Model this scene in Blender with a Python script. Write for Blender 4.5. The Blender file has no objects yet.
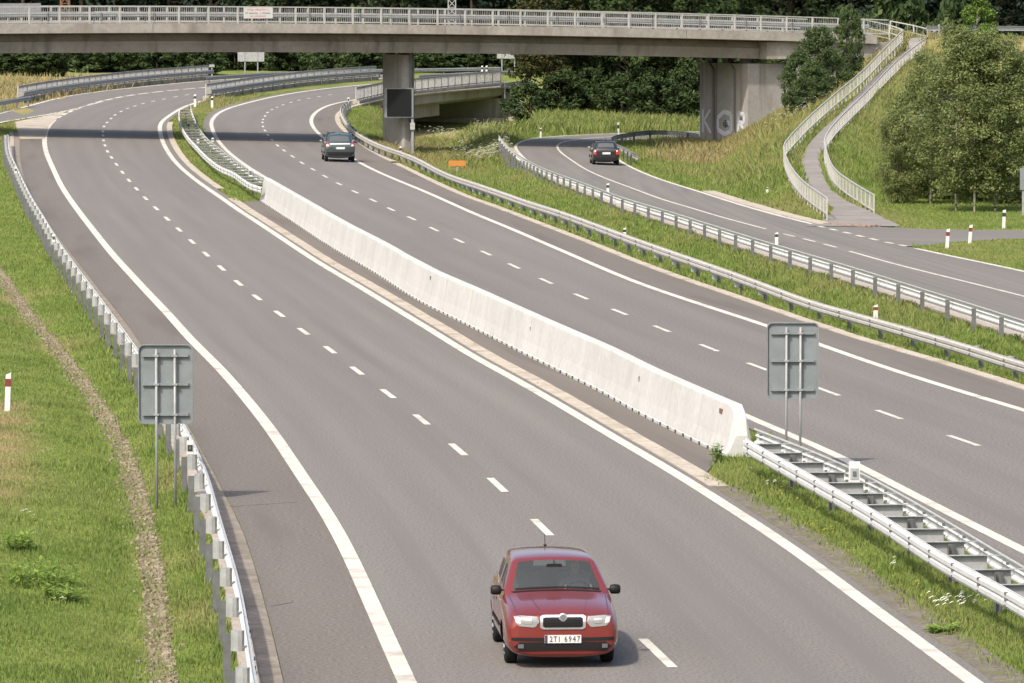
import bpy, bmesh, math, random
import numpy as np
from mathutils import Vector, Matrix
from mathutils.bvhtree import BVHTree

random.seed(7)
RNG = np.random.default_rng(7)
SC = bpy.context.scene
COL = SC.collection

# ------------------------------------------------------------------ camera
F = 5300.0            # focal length in pixels of a 1024 pixel wide frame
CH = 9.75             # eye height above the near road
PITCH = math.atan((341.5 + 15.0) / F)
cam_d = bpy.data.cameras.new('camera')
cam_d.sensor_width = 36.0
cam_d.lens = F / 1024.0 * 36.0
cam_d.clip_start = 1.0
cam_d.clip_end = 6000.0
cam = bpy.data.objects.new('camera', cam_d)
COL.objects.link(cam)
cam.location = (0, 0, CH)
cam.rotation_euler = (math.pi / 2 - PITCH, 0, 0)
SC.camera = cam

# ------------------------------------------------------------------ sky, sun, exposure
SUN_DIR = Vector((0.46, 0.78, -1.0)).normalized()      # the way the light travels
world = bpy.data.worlds.new('World')
SC.world = world
world.use_nodes = True
wn = world.node_tree.nodes
wl = world.node_tree.links
sky = wn.new('ShaderNodeTexSky')
sky.sky_type = 'NISHITA'
sky.sun_disc = False
sky.sun_elevation = math.asin(-SUN_DIR.z)
sky.sun_rotation = math.atan2(-SUN_DIR.x, -SUN_DIR.y)
sky.air_density = 1.0
sky.dust_density = 5.0
sky.ozone_density = 1.0
wl.new(sky.outputs[0], wn['Background'].inputs[0])
wn['Background'].inputs[1].default_value = 0.15
sun_d = bpy.data.lights.new('sun', 'SUN')
sun_d.energy = 2.9
sun_d.angle = math.radians(2.0)
sun_d.color = (1.0, 0.93, 0.81)
sun = bpy.data.objects.new('sun', sun_d)
COL.objects.link(sun)
sun.location = (-40, -80, 120)
sun.rotation_euler = SUN_DIR.to_track_quat('-Z', 'Y').to_euler()
SC.view_settings.view_transform = 'Standard'
SC.view_settings.look = 'None'
SC.view_settings.exposure = 0.80
SC.view_settings.gamma = 1.0
SC.cycles.use_denoising = True
SC.cycles.max_bounces = 6
SC.cycles.transparent_max_bounces = 12

# ------------------------------------------------------------------ helpers: terrain base, rays
def sstep(a, b, x):
    t = np.clip((np.asarray(x, float) - a) / (b - a), 0, 1)
    return t * t * (3 - 2 * t)

def z0(X, Y):
    """long profile and superelevation of the motorway corridor"""
    X = np.asarray(X, float); Y = np.asarray(Y, float)
    k = 1.25e-4
    p = np.where(Y < 220, 0.0, 0.5 * k * (np.minimum(Y, 340) - 220) ** 2)
    p = np.where(Y > 340, 0.9 + 0.015 * (np.minimum(Y, 460) - 340), p)
    c = -0.045 * (np.clip(X, -40, 14) + 26)
    w = sstep(230, 330, Y) * (1 - 0.6 * sstep(400, 480, Y))
    return p + w * c

FWD = np.array([0, math.cos(PITCH), -math.sin(PITCH)])
UPV = np.array([0, math.sin(PITCH), math.cos(PITCH)])
def ray(px, py):
    d = FWD - UPV * ((py - 341.5) / F)
    d = d + np.array([(px - 512.0) / F, 0, 0])
    return d
def G(px, py, h=0.0, surf=None):
    """where the line of sight through a picture point meets the ground"""
    surf = surf or z0
    d = ray(px, py)
    ys = np.linspace(30, 1200, 2400)
    t = ys / d[1]
    zz = CH + t * d[2]
    s = surf(t * d[0], ys) + h
    below = np.nonzero(zz <= s)[0]
    if len(below) == 0:
        i = len(ys) - 1; y = ys[i]
    else:
        i = max(below[0], 1)
        a = zz[i - 1] - s[i - 1]; b = zz[i] - s[i]
        y = ys[i - 1] + (ys[i] - ys[i - 1]) * a / (a - b)
    tt = y / d[1]
    return np.array([tt * d[0], y, float(surf(np.array(tt * d[0]), np.array(y)))])
def GD(px, py, Y):
    d = ray(px, py); t = Y / d[1]
    return np.array([t * d[0], Y, CH + t * d[2]])
def project(P):
    v = np.asarray(P, float) - np.array([0, 0, CH])
    zc = v @ FWD
    return 512 + F * v[..., 0] / zc, 341.5 - F * (v @ UPV) / zc

# ------------------------------------------------------------------ curves
def resample(P, step):
    P = np.asarray(P, float)
    d = np.r_[0, np.cumsum(np.linalg.norm(np.diff(P[:, :2], axis=0), axis=1))]
    n = max(2, int(round(d[-1] / step)) + 1)
    s = np.linspace(0, d[-1], n)
    return np.stack([np.interp(s, d, P[:, k]) for k in range(P.shape[1])], 1)
def catmull(P, sub=12):
    P = np.asarray(P, float)
    Q = np.vstack([2 * P[0] - P[1], P, 2 * P[-1] - P[-2]])
    out = []
    for i in range(1, len(Q) - 2):
        p0, p1, p2, p3 = Q[i - 1:i + 3]
        t0 = 0.0
        t1 = t0 + math.sqrt(max(np.linalg.norm(p1 - p0), 1e-6))
        t2 = t1 + math.sqrt(max(np.linalg.norm(p2 - p1), 1e-6))
        t3 = t2 + math.sqrt(max(np.linalg.norm(p3 - p2), 1e-6))
        for t in np.linspace(t1, t2, sub, endpoint=False):
            a1 = (t1 - t) / (t1 - t0) * p0 + (t - t0) / (t1 - t0) * p1
            a2 = (t2 - t) / (t2 - t1) * p1 + (t - t1) / (t2 - t1) * p2
            a3 = (t3 - t) / (t3 - t2) * p2 + (t - t2) / (t3 - t2) * p3
            b1 = (t2 - t) / (t2 - t0) * a1 + (t - t0) / (t2 - t0) * a2
            b2 = (t3 - t) / (t3 - t1) * a2 + (t - t1) / (t3 - t1) * a3
            out.append((t2 - t) / (t2 - t1) * b1 + (t - t1) / (t2 - t1) * b2)
    out.append(P[-1])
    return np.array(out)
def smooth(P, it):
    P = P.copy()
    for _ in range(it):
        P[1:-1] = 0.5 * P[1:-1] + 0.25 * (P[:-2] + P[2:])
    return P
def curve(px, step=2.0, h=0.0, surf=None, sm=6):
    """a line of the place from the points where it is seen: world xyz polyline on the ground"""
    P = np.array([G(x, y, h, surf) for x, y in px])
    P = resample(catmull(P), step)
    P = smooth(P, sm)
    f = surf or z0
    P[:, 2] = f(P[:, 0], P[:, 1])
    return P
def normals2(P):
    t = np.gradient(P[:, :2], axis=0)
    t /= np.linalg.norm(t, axis=1)[:, None] + 1e-9
    return np.stack([t[:, 1], -t[:, 0]], 1), t       # right-hand normal, tangent
def offset(P, d, surf=None):
    n, _ = normals2(P)
    Q = P.copy()
    Q[:, :2] += n * d
    Q[:, 2] = (surf or z0)(Q[:, 0], Q[:, 1])
    return Q
def at_dist(P, s):
    d = np.r_[0, np.cumsum(np.linalg.norm(np.diff(P, axis=0), axis=1))]
    p = np.array([np.interp(s, d, P[:, k]) for k in range(3)])
    q = np.array([np.interp(min(s + .5, d[-1]), d, P[:, k]) for k in range(3)])
    r = np.array([np.interp(max(s - .5, 0), d, P[:, k]) for k in range(3)])
    t = q - r
    return p, math.atan2(t[1], t[0])
def length(P):
    return float(np.sum(np.linalg.norm(np.diff(P, axis=0), axis=1)))
def xatY(P):
    o = np.argsort(P[:, 1])
    return lambda Y: np.interp(Y, P[o, 1], P[o, 0])

# ------------------------------------------------------------------ materials
MATS = {}
def nodemat(name):
    m = bpy.data.materials.new(name)
    m.use_nodes = True
    return m, m.node_tree.nodes, m.node_tree.links, m.node_tree.nodes['Principled BSDF']
def N(nodes, t, **kw):
    n = nodes.new(t)
    for k, v in kw.items():
        setattr(n, k, v)
    return n
def rgba(c):
    return (c[0], c[1], c[2], 1.0)
def surf_mat(name, c1, c2, scale=3.0, rough=0.8, fine=None, bump=0.0, bscale=40.0, metal=0.0, stains=None, coord='pos', stretch=None, spec=0.5, tracks=0.0):
    """two tones mixed by noise, fine speckle, optional stains and relief"""
    m, n, l, b = nodemat(name)
    if coord == 'pos':
        src = N(n, 'ShaderNodeNewGeometry').outputs['Position']
    elif coord == 'uv':
        src = N(n, 'ShaderNodeUVMap').outputs[0]
    else:
        src = N(n, 'ShaderNodeTexCoord').outputs['Object']
    if stretch:
        mp = N(n, 'ShaderNodeMapping'); mp.inputs['Scale'].default_value = stretch
        l.new(src, mp.inputs[0]); s2 = mp.outputs[0]
    else:
        s2 = src
    no = N(n, 'ShaderNodeTexNoise'); no.inputs['Scale'].default_value = scale
    no.inputs['Detail'].default_value = 5; no.inputs['Roughness'].default_value = 0.6
    l.new(s2, no.inputs['Vector'])
    rp = N(n, 'ShaderNodeValToRGB')
    rp.color_ramp.elements[0].position = 0.34; rp.color_ramp.elements[1].position = 0.66
    rp.color_ramp.elements[0].color = rgba(c1); rp.color_ramp.elements[1].color = rgba(c2)
    l.new(no.outputs[0], rp.inputs[0])
    col = rp.outputs[0]
    if fine:
        f2 = N(n, 'ShaderNodeTexNoise'); f2.inputs['Scale'].default_value = fine[0]; f2.inputs['Detail'].default_value = 3
        l.new(src, f2.inputs['Vector'])
        mr = N(n, 'ShaderNodeMapRange'); mr.inputs[1].default_value = .3; mr.inputs[2].default_value = .7
        mr.inputs[3].default_value = 1 - fine[1]; mr.inputs[4].default_value = 1 + fine[1]
        l.new(f2.outputs[0], mr.inputs[0])
        mx = N(n, 'ShaderNodeVectorMath', operation='SCALE')
        l.new(col, mx.inputs[0]); l.new(mr.outputs[0], mx.inputs['Scale'])
        col = mx.outputs[0]
    if stains:
        sc_, cc, lo, hi = stains[:4]
        f3 = N(n, 'ShaderNodeTexNoise'); f3.inputs['Scale'].default_value = 1.0; f3.inputs['Detail'].default_value = 4
        mp = N(n, 'ShaderNodeMapping'); mp.inputs['Scale'].default_value = sc_
        l.new(src, mp.inputs[0]); l.new(mp.outputs[0], f3.inputs['Vector'])
        mr = N(n, 'ShaderNodeMapRange'); mr.inputs[1].default_value = lo; mr.inputs[2].default_value = hi
        l.new(f3.outputs[0], mr.inputs[0])
        mx = N(n, 'ShaderNodeMix', data_type='RGBA')
        l.new(mr.outputs[0], mx.inputs[0]); l.new(col, mx.inputs[6]); mx.inputs[7].default_value = rgba(cc)
        col = mx.outputs[2]
    if tracks:                       # worn wheel tracks along the lanes (u runs across the road in metres)
        sx = N(n, 'ShaderNodeSeparateXYZ'); l.new(src, sx.inputs[0])
        w1 = N(n, 'ShaderNodeMath', operation='MULTIPLY'); l.new(sx.outputs[0], w1.inputs[0]); w1.inputs[1].default_value = 3.59
        w2 = N(n, 'ShaderNodeMath', operation='SINE'); l.new(w1.outputs[0], w2.inputs[0])
        w3 = N(n, 'ShaderNodeMath', operation='MULTIPLY'); l.new(w2.outputs[0], w3.inputs[0]); l.new(no.outputs[0], w3.inputs[1])
        w4 = N(n, 'ShaderNodeMath', operation='MULTIPLY_ADD'); l.new(w3.outputs[0], w4.inputs[0]); w4.inputs[1].default_value = tracks * 2; w4.inputs[2].default_value = 1.0
        w5 = N(n, 'ShaderNodeVectorMath', operation='SCALE'); l.new(col, w5.inputs[0]); l.new(w4.outputs[0], w5.inputs['Scale'])
        col = w5.outputs[0]
    l.new(col, b.inputs['Base Color'])
    b.inputs['Roughness'].default_value = rough
    b.inputs['Metallic'].default_value = metal
    b.inputs['Specular IOR Level'].default_value = spec
    if bump:
        bn = N(n, 'ShaderNodeTexNoise'); bn.inputs['Scale'].default_value = bscale; bn.inputs['Detail'].default_value = 4
        l.new(src, bn.inputs['Vector'])
        bp = N(n, 'ShaderNodeBump'); bp.inputs['Strength'].default_value = bump; bp.inputs['Distance'].default_value = 0.02
        l.new(bn.outputs[0], bp.inputs['Height']); l.new(bp.outputs[0], b.inputs['Normal'])
    MATS[name] = m
    return m
def leaf_mat(name, c1, c2, cdry=None, trans=0.25, nscale=0.6, attr=False):
    m, n, l, b = nodemat(name)
    geo = N(n, 'ShaderNodeNewGeometry')
    no = N(n, 'ShaderNodeTexNoise'); no.inputs['Scale'].default_value = nscale; no.inputs['Detail'].default_value = 3
    l.new(geo.outputs['Position'], no.inputs['Vector'])
    ad = N(n, 'ShaderNodeMath', operation='MULTIPLY_ADD')
    l.new(geo.outputs['Random Per Island'], ad.inputs[0]); ad.inputs[1].default_value = 0.55
    l.new(no.outputs[0], ad.inputs[2])
    mr = N(n, 'ShaderNodeMapRange'); mr.inputs[1].default_value = .45; mr.inputs[2].default_value = 1.1
    l.new(ad.outputs[0], mr.inputs[0])
    mx = N(n, 'ShaderNodeMix', data_type='RGBA')
    l.new(mr.outputs[0], mx.inputs[0]); mx.inputs[6].default_value = rgba(c1); mx.inputs[7].default_value = rgba(c2)
    col = mx.outputs[2]
    if attr:
        at = N(n, 'ShaderNodeAttribute', attribute_name='dry')
        m2 = N(n, 'ShaderNodeMix', data_type='RGBA')
        l.new(at.outputs['Fac'], m2.inputs[0]); l.new(col, m2.inputs[6]); m2.inputs[7].default_value = rgba(cdry)
        col = m2.outputs[2]
    l.new(col, b.inputs['Base Color'])
    b.inputs['Roughness'].default_value = 0.75
    b.inputs['Specular IOR Level'].default_value = 0.12
    tr = N(n, 'ShaderNodeBsdfTranslucent'); l.new(col, tr.inputs[0])
    ms = N(n, 'ShaderNodeMixShader'); ms.inputs[0].default_value = trans
    l.new(b.outputs[0], ms.inputs[1]); l.new(tr.outputs[0], ms.inputs[2])
    l.new(ms.outputs[0], n['Material Output'].inputs[0])
    MATS[name] = m
    return m
def flat_mat(name, c, rough=0.5, metal=0.0, spec=0.5, coat=0.0, emit=None):
    m, n, l, b = nodemat(name)
    tc = N(n, 'ShaderNodeTexCoord')
    no = N(n, 'ShaderNodeTexNoise'); no.inputs['Scale'].default_value = 9.0; no.inputs['Detail'].default_value = 3
    l.new(tc.outputs['Object'], no.inputs['Vector'])
    mr = N(n, 'ShaderNodeMapRange'); mr.inputs[3].default_value = .88; mr.inputs[4].default_value = 1.12
    l.new(no.outputs[0], mr.inputs[0])
    mx = N(n, 'ShaderNodeVectorMath', operation='SCALE'); mx.inputs[0].default_value = c
    l.new(mr.outputs[0], mx.inputs['Scale'])
    l.new(mx.outputs[0], b.inputs['Base Color'])
    b.inputs['Roughness'].default_value = rough
    b.inputs['Metallic'].default_value = metal
    b.inputs['Specular IOR Level'].default_value = spec
    b.inputs['Coat Weight'].default_value = coat
    b.inputs['Coat Roughness'].default_value = 0.05
    if emit:
        b.inputs['Emission Color'].default_value = rgba(emit[0]); b.inputs['Emission Strength'].default_value = emit[1]
    MATS[name] = m
    return m

surf_mat('asphalt', (.130, .120, .111), (.145, .135, .125), .25, .9, fine=(16, .36), bump=.25, bscale=60, stains=((1.3, .03, 1), (.123, .114, .106), .50, .74), coord='uv', stretch=(1, .06, 1), spec=.25, tracks=.03)
surf_mat('asphalt_shoulder', (.118, .105, .094), (.136, .122, .110), .3, .92, fine=(16, .34), bump=.3, bscale=60, stains=((.6, .05, 1), (.098, .087, .078), .52, .72), coord='uv', stretch=(1, .1, 1), spec=.2)
surf_mat('asphalt_side', (.127, .118, .108), (.152, .142, .130), .2, .9, fine=(18, .2), bump=.3, bscale=50, stains=((1.2, .04, 1), (.115, .110, .105), .50, .72), coord='uv', stretch=(1, .07, 1), spec=.25, tracks=.03)
surf_mat('path_asphalt', (.165, .152, .142), (.21, .195, .182), .6, .95, fine=(16, .15), spec=.2)
surf_mat('road_paint', (.42, .40, .355), (.49, .47, .42), 1.6, .8, fine=(14, .14), stains=((1.1, 1.1, 1.1), (.27, .255, .23), .52, .76), spec=.3)
surf_mat('gutter_concrete', (.30, .265, .215), (.38, .34, .285), 1.2, .95, fine=(9, .18), bump=.3, stains=((.5, .5, .5), (.22, .19, .15), .56, .75), spec=.2)
surf_mat('kerb_shadowed', (.17, .145, .12), (.23, .20, .165), 1.4, .95, fine=(9, .2), bump=.3, stains=((.8, .8, .8), (.15, .13, .10), .56, .75), spec=.2)
surf_mat('kerb_light', (.27, .235, .20), (.34, .30, .26), 1.4, .95, fine=(9, .15), bump=.3, stains=((.8, .8, .8), (.24, .2, .17), .58, .75), spec=.2)
surf_mat('barrier_concrete', (.38, .378, .365), (.435, .432, .418), .7, .9, fine=(7, .07), bump=.15, bscale=14, stains=((1.6, 1.6, .25), (.345, .33, .30), .58, .80), spec=.25)
surf_mat('bridge_concrete', (.23, .205, .18), (.31, .28, .25), .35, .95, fine=(4, .08), stains=((1.4, 1.4, .12), (.15, .132, .115), .54, .74), spec=.2)
surf_mat('fascia_concrete', (.245, .225, .20), (.325, .30, .268), .5, .95, fine=(4, .09), stains=((.9, .9, .2), (.19, .17, .145), .55, .75), spec=.2)
surf_mat('pier_concrete', (.23, .22, .205), (.31, .298, .28), .4, .95, fine=(5, .08), stains=((1.8, 1.8, .12), (.17, .15, .13), .54, .74), spec=.2)
surf_mat('stone', (.24, .21, .18), (.42, .38, .33), 1.5, .95, fine=(6, .2), spec=.2)
surf_mat('gravel', (.11, .096, .05), (.185, .155, .095), 3.5, .95, fine=(14, .3), bump=.5, bscale=24, stains=((1.3, 1.3, 1), (.11, .12, .045), .50, .66), spec=.1)
surf_mat('verge_soil', (.115, .100, .084), (.155, .136, .114), 1.2, .95, fine=(14, .3), stains=((2.5, 2.5, 2.5), (.115, .12, .05), .52, .62), spec=.1)
surf_mat('pale_stone', (.13, .108, .07), (.30, .262, .19), 3, .95, fine=(20, .2), spec=.1)
surf_mat('galvanised', (.22, .228, .232), (.29, .298, .302), 5, .5, fine=(30, .06), metal=.1, stains=((3, 3, 3), (.30, .31, .31), .62, .8))
surf_mat('galvanised_bright', (.43, .435, .43), (.51, .515, .51), 4, .6, fine=(30, .05), metal=.0, stains=((2, 2, 3), (.33, .325, .31), .60, .8), spec=.35)
surf_mat('galvanised_shaded', (.075, .08, .082), (.115, .12, .122), 5, .6, fine=(30, .08), metal=.1)  # steel darkened in colour to imitate the shaded webs of the guardrail posts
surf_mat('galvanised_plate', (.22, .228, .232), (.28, .288, .292), 5, .6, fine=(30, .08), stains=((2, 2, 3), (.18, .186, .19), .58, .8), spec=.3)
surf_mat('galvanised_aged', (.31, .30, .28), (.38, .37, .35), 4, .65, fine=(30, .06), stains=((2, 2, 3), (.24, .23, .21), .6, .8), spec=.3)
surf_mat('rail_grey', (.25, .25, .245), (.32, .32, .31), 3, .55, fine=(20, .08), metal=.1)
surf_mat('rail_white', (.31, .31, .295), (.37, .37, .35), 2, .55, fine=(20, .06), stains=((2, 2, 1), (.28, .27, .24), .6, .8))
surf_mat('sign_back', (.125, .145, .153), (.155, .176, .185), 3, .6, fine=(30, .05), metal=.05, stains=((2, 2, 3), (.11, .128, .136), .58, .8))
surf_mat('sign_post', (.19, .20, .205), (.24, .25, .255), 4, .5, metal=.1)
surf_mat('bark_dark', (.045, .036, .028), (.085, .07, .056), 3, .95, fine=(12, .3), spec=.1)
surf_mat('bark_birch', (.33, .31, .27), (.46, .44, .40), 1.4, .9, fine=(12, .2), stains=((2, 2, 5), (.05, .045, .04), .56, .62), spec=.1)
leaf_mat('leaf_birch', (.095, .130, .044), (.235, .265, .105), trans=.45)
leaf_mat('leaf_bright', (.085, .145, .030), (.18, .26, .06), trans=.4)
leaf_mat('leaf_dark', (.022, .040, .015), (.060, .088, .030), trans=.25)
leaf_mat('leaf_brown', (.024, .032, .012), (.070, .068, .024), trans=.2)
leaf_mat('leaf_forest', (.010, .020, .014), (.026, .042, .024), trans=.12, nscale=.25)
leaf_mat('leaf_forest_mid', (.020, .034, .016), (.045, .064, .028), trans=.15, nscale=.25)
leaf_mat('leaf_bush', (.036, .062, .024), (.088, .122, .046), trans=.25)
leaf_mat('leaf_weed', (.13, .225, .04), (.27, .36, .085), trans=.4)
leaf_mat('petal_white', (.62, .62, .56), (.75, .74, .68), trans=.2)
leaf_mat('petal_yellow', (.50, .38, .03), (.62, .50, .06), trans=.2)
leaf_mat('grass_blade', (.105, .172, .032), (.240, .300, .084), cdry=(.34, .275, .145), trans=.4, nscale=.5, attr=True)
flat_mat('black_plastic', (.008, .008, .0085), .6, spec=.25)
flat_mat('tyre', (.014, .014, .014), .85, spec=.2)
flat_mat('chrome', (.72, .72, .72), .22, metal=.9)
flat_mat('alloy', (.48, .48, .49), .4, metal=.6)
flat_mat('post_white', (.50, .50, .48), .5)
flat_mat('post_black', (.02, .02, .02), .5)
flat_mat('post_red', (.13, .022, .016), .5)
flat_mat('sign_red', (.50, .05, .05), .5)
flat_mat('ink_dark', (.03, .03, .05), .6)
flat_mat('ink_red', (.60, .08, .10), .6)
flat_mat('orange', (.36, .14, .02), .7)
flat_mat('mast_orange', (.15, .072, .036), .8)
flat_mat('screen', (.008, .009, .010), .6, spec=.15)
flat_mat('reflector', (.09, .10, .11), .25, spec=.8)
flat_mat('graffiti', (.44, .455, .50), .8)
flat_mat('graffiti_dark', (.07, .07, .08), .8)
flat_mat('lead_grey', (.12, .12, .115), .7)
surf_mat('brick', (.20, .145, .12), (.27, .20, .17), 3, .9, fine=(12, .15), spec=.2)

# ------------------------------------------------------------------ mesh builder and objects
class MB:
    def __init__(s):
        s.v = []; s.f = []; s.m = []; s.uv = None
    def add(s, v, f, m=0):
        o = len(s.v)
        s.v += [tuple(map(float, p)) for p in v]
        s.f += [tuple(i + o for i in q) for q in f]
        s.m += [m] * len(f)
    def box(s, c, size, rz=0.0, m=0, basis=None):
        hx, hy, hz = size[0] / 2, size[1] / 2, size[2] / 2
        pts = np.array([(x, y, z) for x in (-hx, hx) for y in (-hy, hy) for z in (-hz, hz)])
        if basis is not None:
            pts = pts @ np.asarray(basis)
        elif rz:
            ca, sa = math.cos(rz), math.sin(rz)
            pts = np.stack([pts[:, 0] * ca - pts[:, 1] * sa, pts[:, 0] * sa + pts[:, 1] * ca, pts[:, 2]], 1)
        pts = pts + np.asarray(c, float)
        s.add(pts, [(0, 1, 3, 2), (4, 6, 7, 5), (0, 4, 5, 1), (2, 3, 7, 6), (0, 2, 6, 4), (1, 5, 7, 3)], m)
    def bar(s, a, b, w, h=None, m=0, up=(0, 0, 1)):
        a = np.asarray(a, float); b = np.asarray(b, float)
        h = h or w
        d = b - a; L = np.linalg.norm(d)
        if L < 1e-6: return
        d /= L; upv = np.asarray(up, float)
        if abs(d @ upv) > .98: upv = np.array([1., 0, 0])
        r = np.cross(d, upv); r /= np.linalg.norm(r); u = np.cross(r, d)
        s.box((a + b) / 2, (L, w, h), m=m, basis=np.array([d, r, u]))
    def sweep(s, P, prof, m=0, closed=False, nrm=None, zoff=0.0, cap=True):
        """prof: list of (side, up) carried along polyline P (side to the right of travel)"""
        n, _ = normals2(P) if nrm is None else (nrm, None)
        k = len(prof); v = []
        for i in range(len(P)):
            for a, b in prof:
                v.append((P[i, 0] + n[i, 0] * a, P[i, 1] + n[i, 1] * a, P[i, 2] + b + zoff))
        f = []
        kk = k if closed else k - 1
        for i in range(len(P) - 1):
            for j in range(kk):
                j2 = (j + 1) % k
                f.append((i * k + j, i * k + j2, (i + 1) * k + j2, (i + 1) * k + j))
        if closed and cap:
            f.append(tuple(range(k - 1, -1, -1)))
            f.append(tuple((len(P) - 1) * k + j for j in range(k)))
        s.add(v, f, m)
    def tube(s, pts, rad, k=6, m=0, cap=True):
        pts = [np.asarray(p, float) for p in pts]
        v = []; prev = None
        for i, p in enumerate(pts):
            d = pts[min(i + 1, len(pts) - 1)] - pts[max(i - 1, 0)]
            d = d / (np.linalg.norm(d) + 1e-9)
            a = np.array([1., 0, 0]) if abs(d[0]) < .9 else np.array([0, 1., 0])
            r = np.cross(d, a); r /= np.linalg.norm(r); u = np.cross(d, r)
            R = rad[i] if hasattr(rad, '__len__') else rad
            for j in range(k):
                t = 2 * math.pi * j / k
                v.append(p + (r * math.cos(t) + u * math.sin(t)) * R)
        f = []
        for i in range(len(pts) - 1):
            for j in range(k):
                f.append((i * k + j, i * k + (j + 1) % k, (i + 1) * k + (j + 1) % k, (i + 1) * k + j))
        if cap:
            f.append(tuple(range(k - 1, -1, -1))); f.append(tuple((len(pts) - 1) * k + j for j in range(k)))
        s.add(v, f, m)
    def build(s, name, mats, parent=None, origin=(0, 0, 0), smooth=False, link=True):
        me = bpy.data.meshes.new(name)
        o = np.asarray(origin, float)
        me.from_pydata([tuple(np.asarray(p) - o) for p in s.v], [], s.f)
        if isinstance(mats, str): mats = [mats]
        for q in mats: me.materials.append(MATS[q])
        if len(mats) > 1: me.polygons.foreach_set('material_index', s.m)
        if smooth: me.polygons.foreach_set('use_smooth', [True] * len(me.polygons))
        if s.uv is not None:
            ul = me.uv_layers.new(name='UVMap')
            li = np.empty(len(me.loops), np.int32); me.loops.foreach_get('vertex_index', li)
            ul.data.foreach_set('uv', np.asarray(s.uv, np.float32)[li].ravel())
        me.update()
        if not link: return me
        return obj(name, me, parent, origin if parent is None else None)
def obj(name, me, parent=None, loc=None, rz=0.0):
    ob = bpy.data.objects.new(name, me)
    COL.objects.link(ob)
    if parent is not None: ob.parent = parent
    if loc is not None: ob.location = tuple(map(float, loc))
    if rz: ob.rotation_euler = (0, 0, rz)
    return ob
def tag(o, label, cat, group=None):
    o['label'] = label; o['category'] = cat
    if group: o['group'] = group
    return o
def thing(name, label, cat, loc=(0, 0, 0), rz=0.0, group=None):
    return tag(obj(name, None, None, loc, rz), label, cat, group)
def structure(o):
    o['kind'] = 'structure'; return o
def stuff(o):
    o['kind'] = 'stuff'; return o
def np_mesh(name, V, Fc, mat, attrs=None, smooth=False):
    """fast mesh from arrays; Fc is (n,3) or (n,4)"""
    me = bpy.data.meshes.new(name)
    V = np.asarray(V, np.float32); Fc = np.asarray(Fc, np.int32)
    k = Fc.shape[1]
    me.vertices.add(len(V)); me.vertices.foreach_set('co', V.ravel())
    me.loops.add(Fc.size); me.loops.foreach_set('vertex_index', Fc.ravel())
    me.polygons.add(len(Fc))
    me.polygons.foreach_set('loop_start', np.arange(0, Fc.size, k, dtype=np.int32))
    if smooth: me.polygons.foreach_set('use_smooth', np.ones(len(Fc), bool))
    for a, vals in (attrs or {}).items():
        at = me.attributes.new(a, 'FLOAT', 'POINT'); at.data.foreach_set('value', np.asarray(vals, np.float32))
    me.materials.append(MATS[mat])
    me.update(calc_edges=True)
    return me
def sheet(name, A, B, dz, mat, parent=None, cols=8, step=2.0, surf=None):
    """a road sheet between two lines, lying dz above the ground; uv in metres"""
    f = surf or z0
    L = max(length(A), length(B)); n = max(2, int(L / step))
    A2 = resample(A, length(A) / n)[:n + 1]; B2 = resample(B, length(B) / n)[:n + 1]
    n = min(len(A2), len(B2))
    A2 = A2[:n]; B2 = B2[:n]
    mb = MB(); v = []; uv = []
    dl = np.r_[0, np.cumsum(np.linalg.norm(np.diff((A2 + B2) / 2, axis=0), axis=1))]
    for i in range(n):
        wid = np.linalg.norm(B2[i] - A2[i])
        for j in range(cols + 1):
            t = j / cols
            p = A2[i] * (1 - t) + B2[i] * t
            v.append((p[0], p[1], float(f(p[0], p[1])) + dz)); uv.append((t * wid, dl[i]))
    fc = []
    c = cols + 1
    for i in range(n - 1):
        for j in range(cols):
            fc.append((i * c + j, i * c + j + 1, (i + 1) * c + j + 1, (i + 1) * c + j))
    # face up
    a, b, d = np.array(v[0]), np.array(v[1]), np.array(v[c])
    if np.cross(b - a, d - a)[2] < 0: fc = [q[::-1] for q in fc]
    mb.add(v, fc); mb.uv = uv
    return mb.build(name, mat, parent)
def line_strip(name, P, w, dz, mat, parent=None, surf=None):
    return sheet(name, offset(P, -w / 2, surf), offset(P, w / 2, surf), dz, mat, parent, cols=1, step=1.5, surf=surf)
def inside(poly, X, Y):
    poly = np.asarray(poly)[:, :2]
    r = np.zeros(X.shape, bool)
    x1, y1 = poly[-1]
    for x2, y2 in poly:
        if y1 != y2:
            c = ((y1 > Y) != (y2 > Y)) & (X < (x2 - x1) * (Y - y1) / (y2 - y1) + x1)
            r ^= c
        x1, y1 = x2, y2
    return r
# ------------------------------------------------------------------ the lines of the place
LL = curve([(430,735),(403.5,677),(382,629),(363,586),(344.5,545.6),(317.7,500),(306,484.5),(291,461),(273.5,434.5),(256,412),(237.5,389.5),(220,369.5),(190,340),(170,317),(150,296),(132.5,277),(112.5,255),(92.5,230),(75,207),(62.5,188.5),(53,169),(46,152),(44.5,140),(48,127.5),(57,118.5),(75,110),(104,101),(135,95),(175,90.5),(215,87),(255,84),(330,78.5),(390,75)])
LR = curve([(1010,712),(960,674.5),(902.5,632),(857.5,599.5),(820,570),(770,534.5),(730,510),(692,484.5),(652,461),(607,434.5),(557,404.5),(510,377.5),(473.5,358),(437,335),(396,310),(356,285.5),(321,265),(286,242),(256,222),(239,211),(219,197),(193,178.5),(175,162),(164,145),(160,132),(161,123),(172.5,114),(185,107),(215,98),(260,90),(330,82.5),(390,78.5)])
KJ = curve([(300,745),(283,683),(277.7,650),(267,612.6),(257.6,575),(243,529.5),(229,503),(207.5,462),(187.5,424.5),(165,386),(133,333),(96,286),(58,237),(35,203.5),(28,188),(22,168),(20,152),(20,140),(19,133)])
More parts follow.
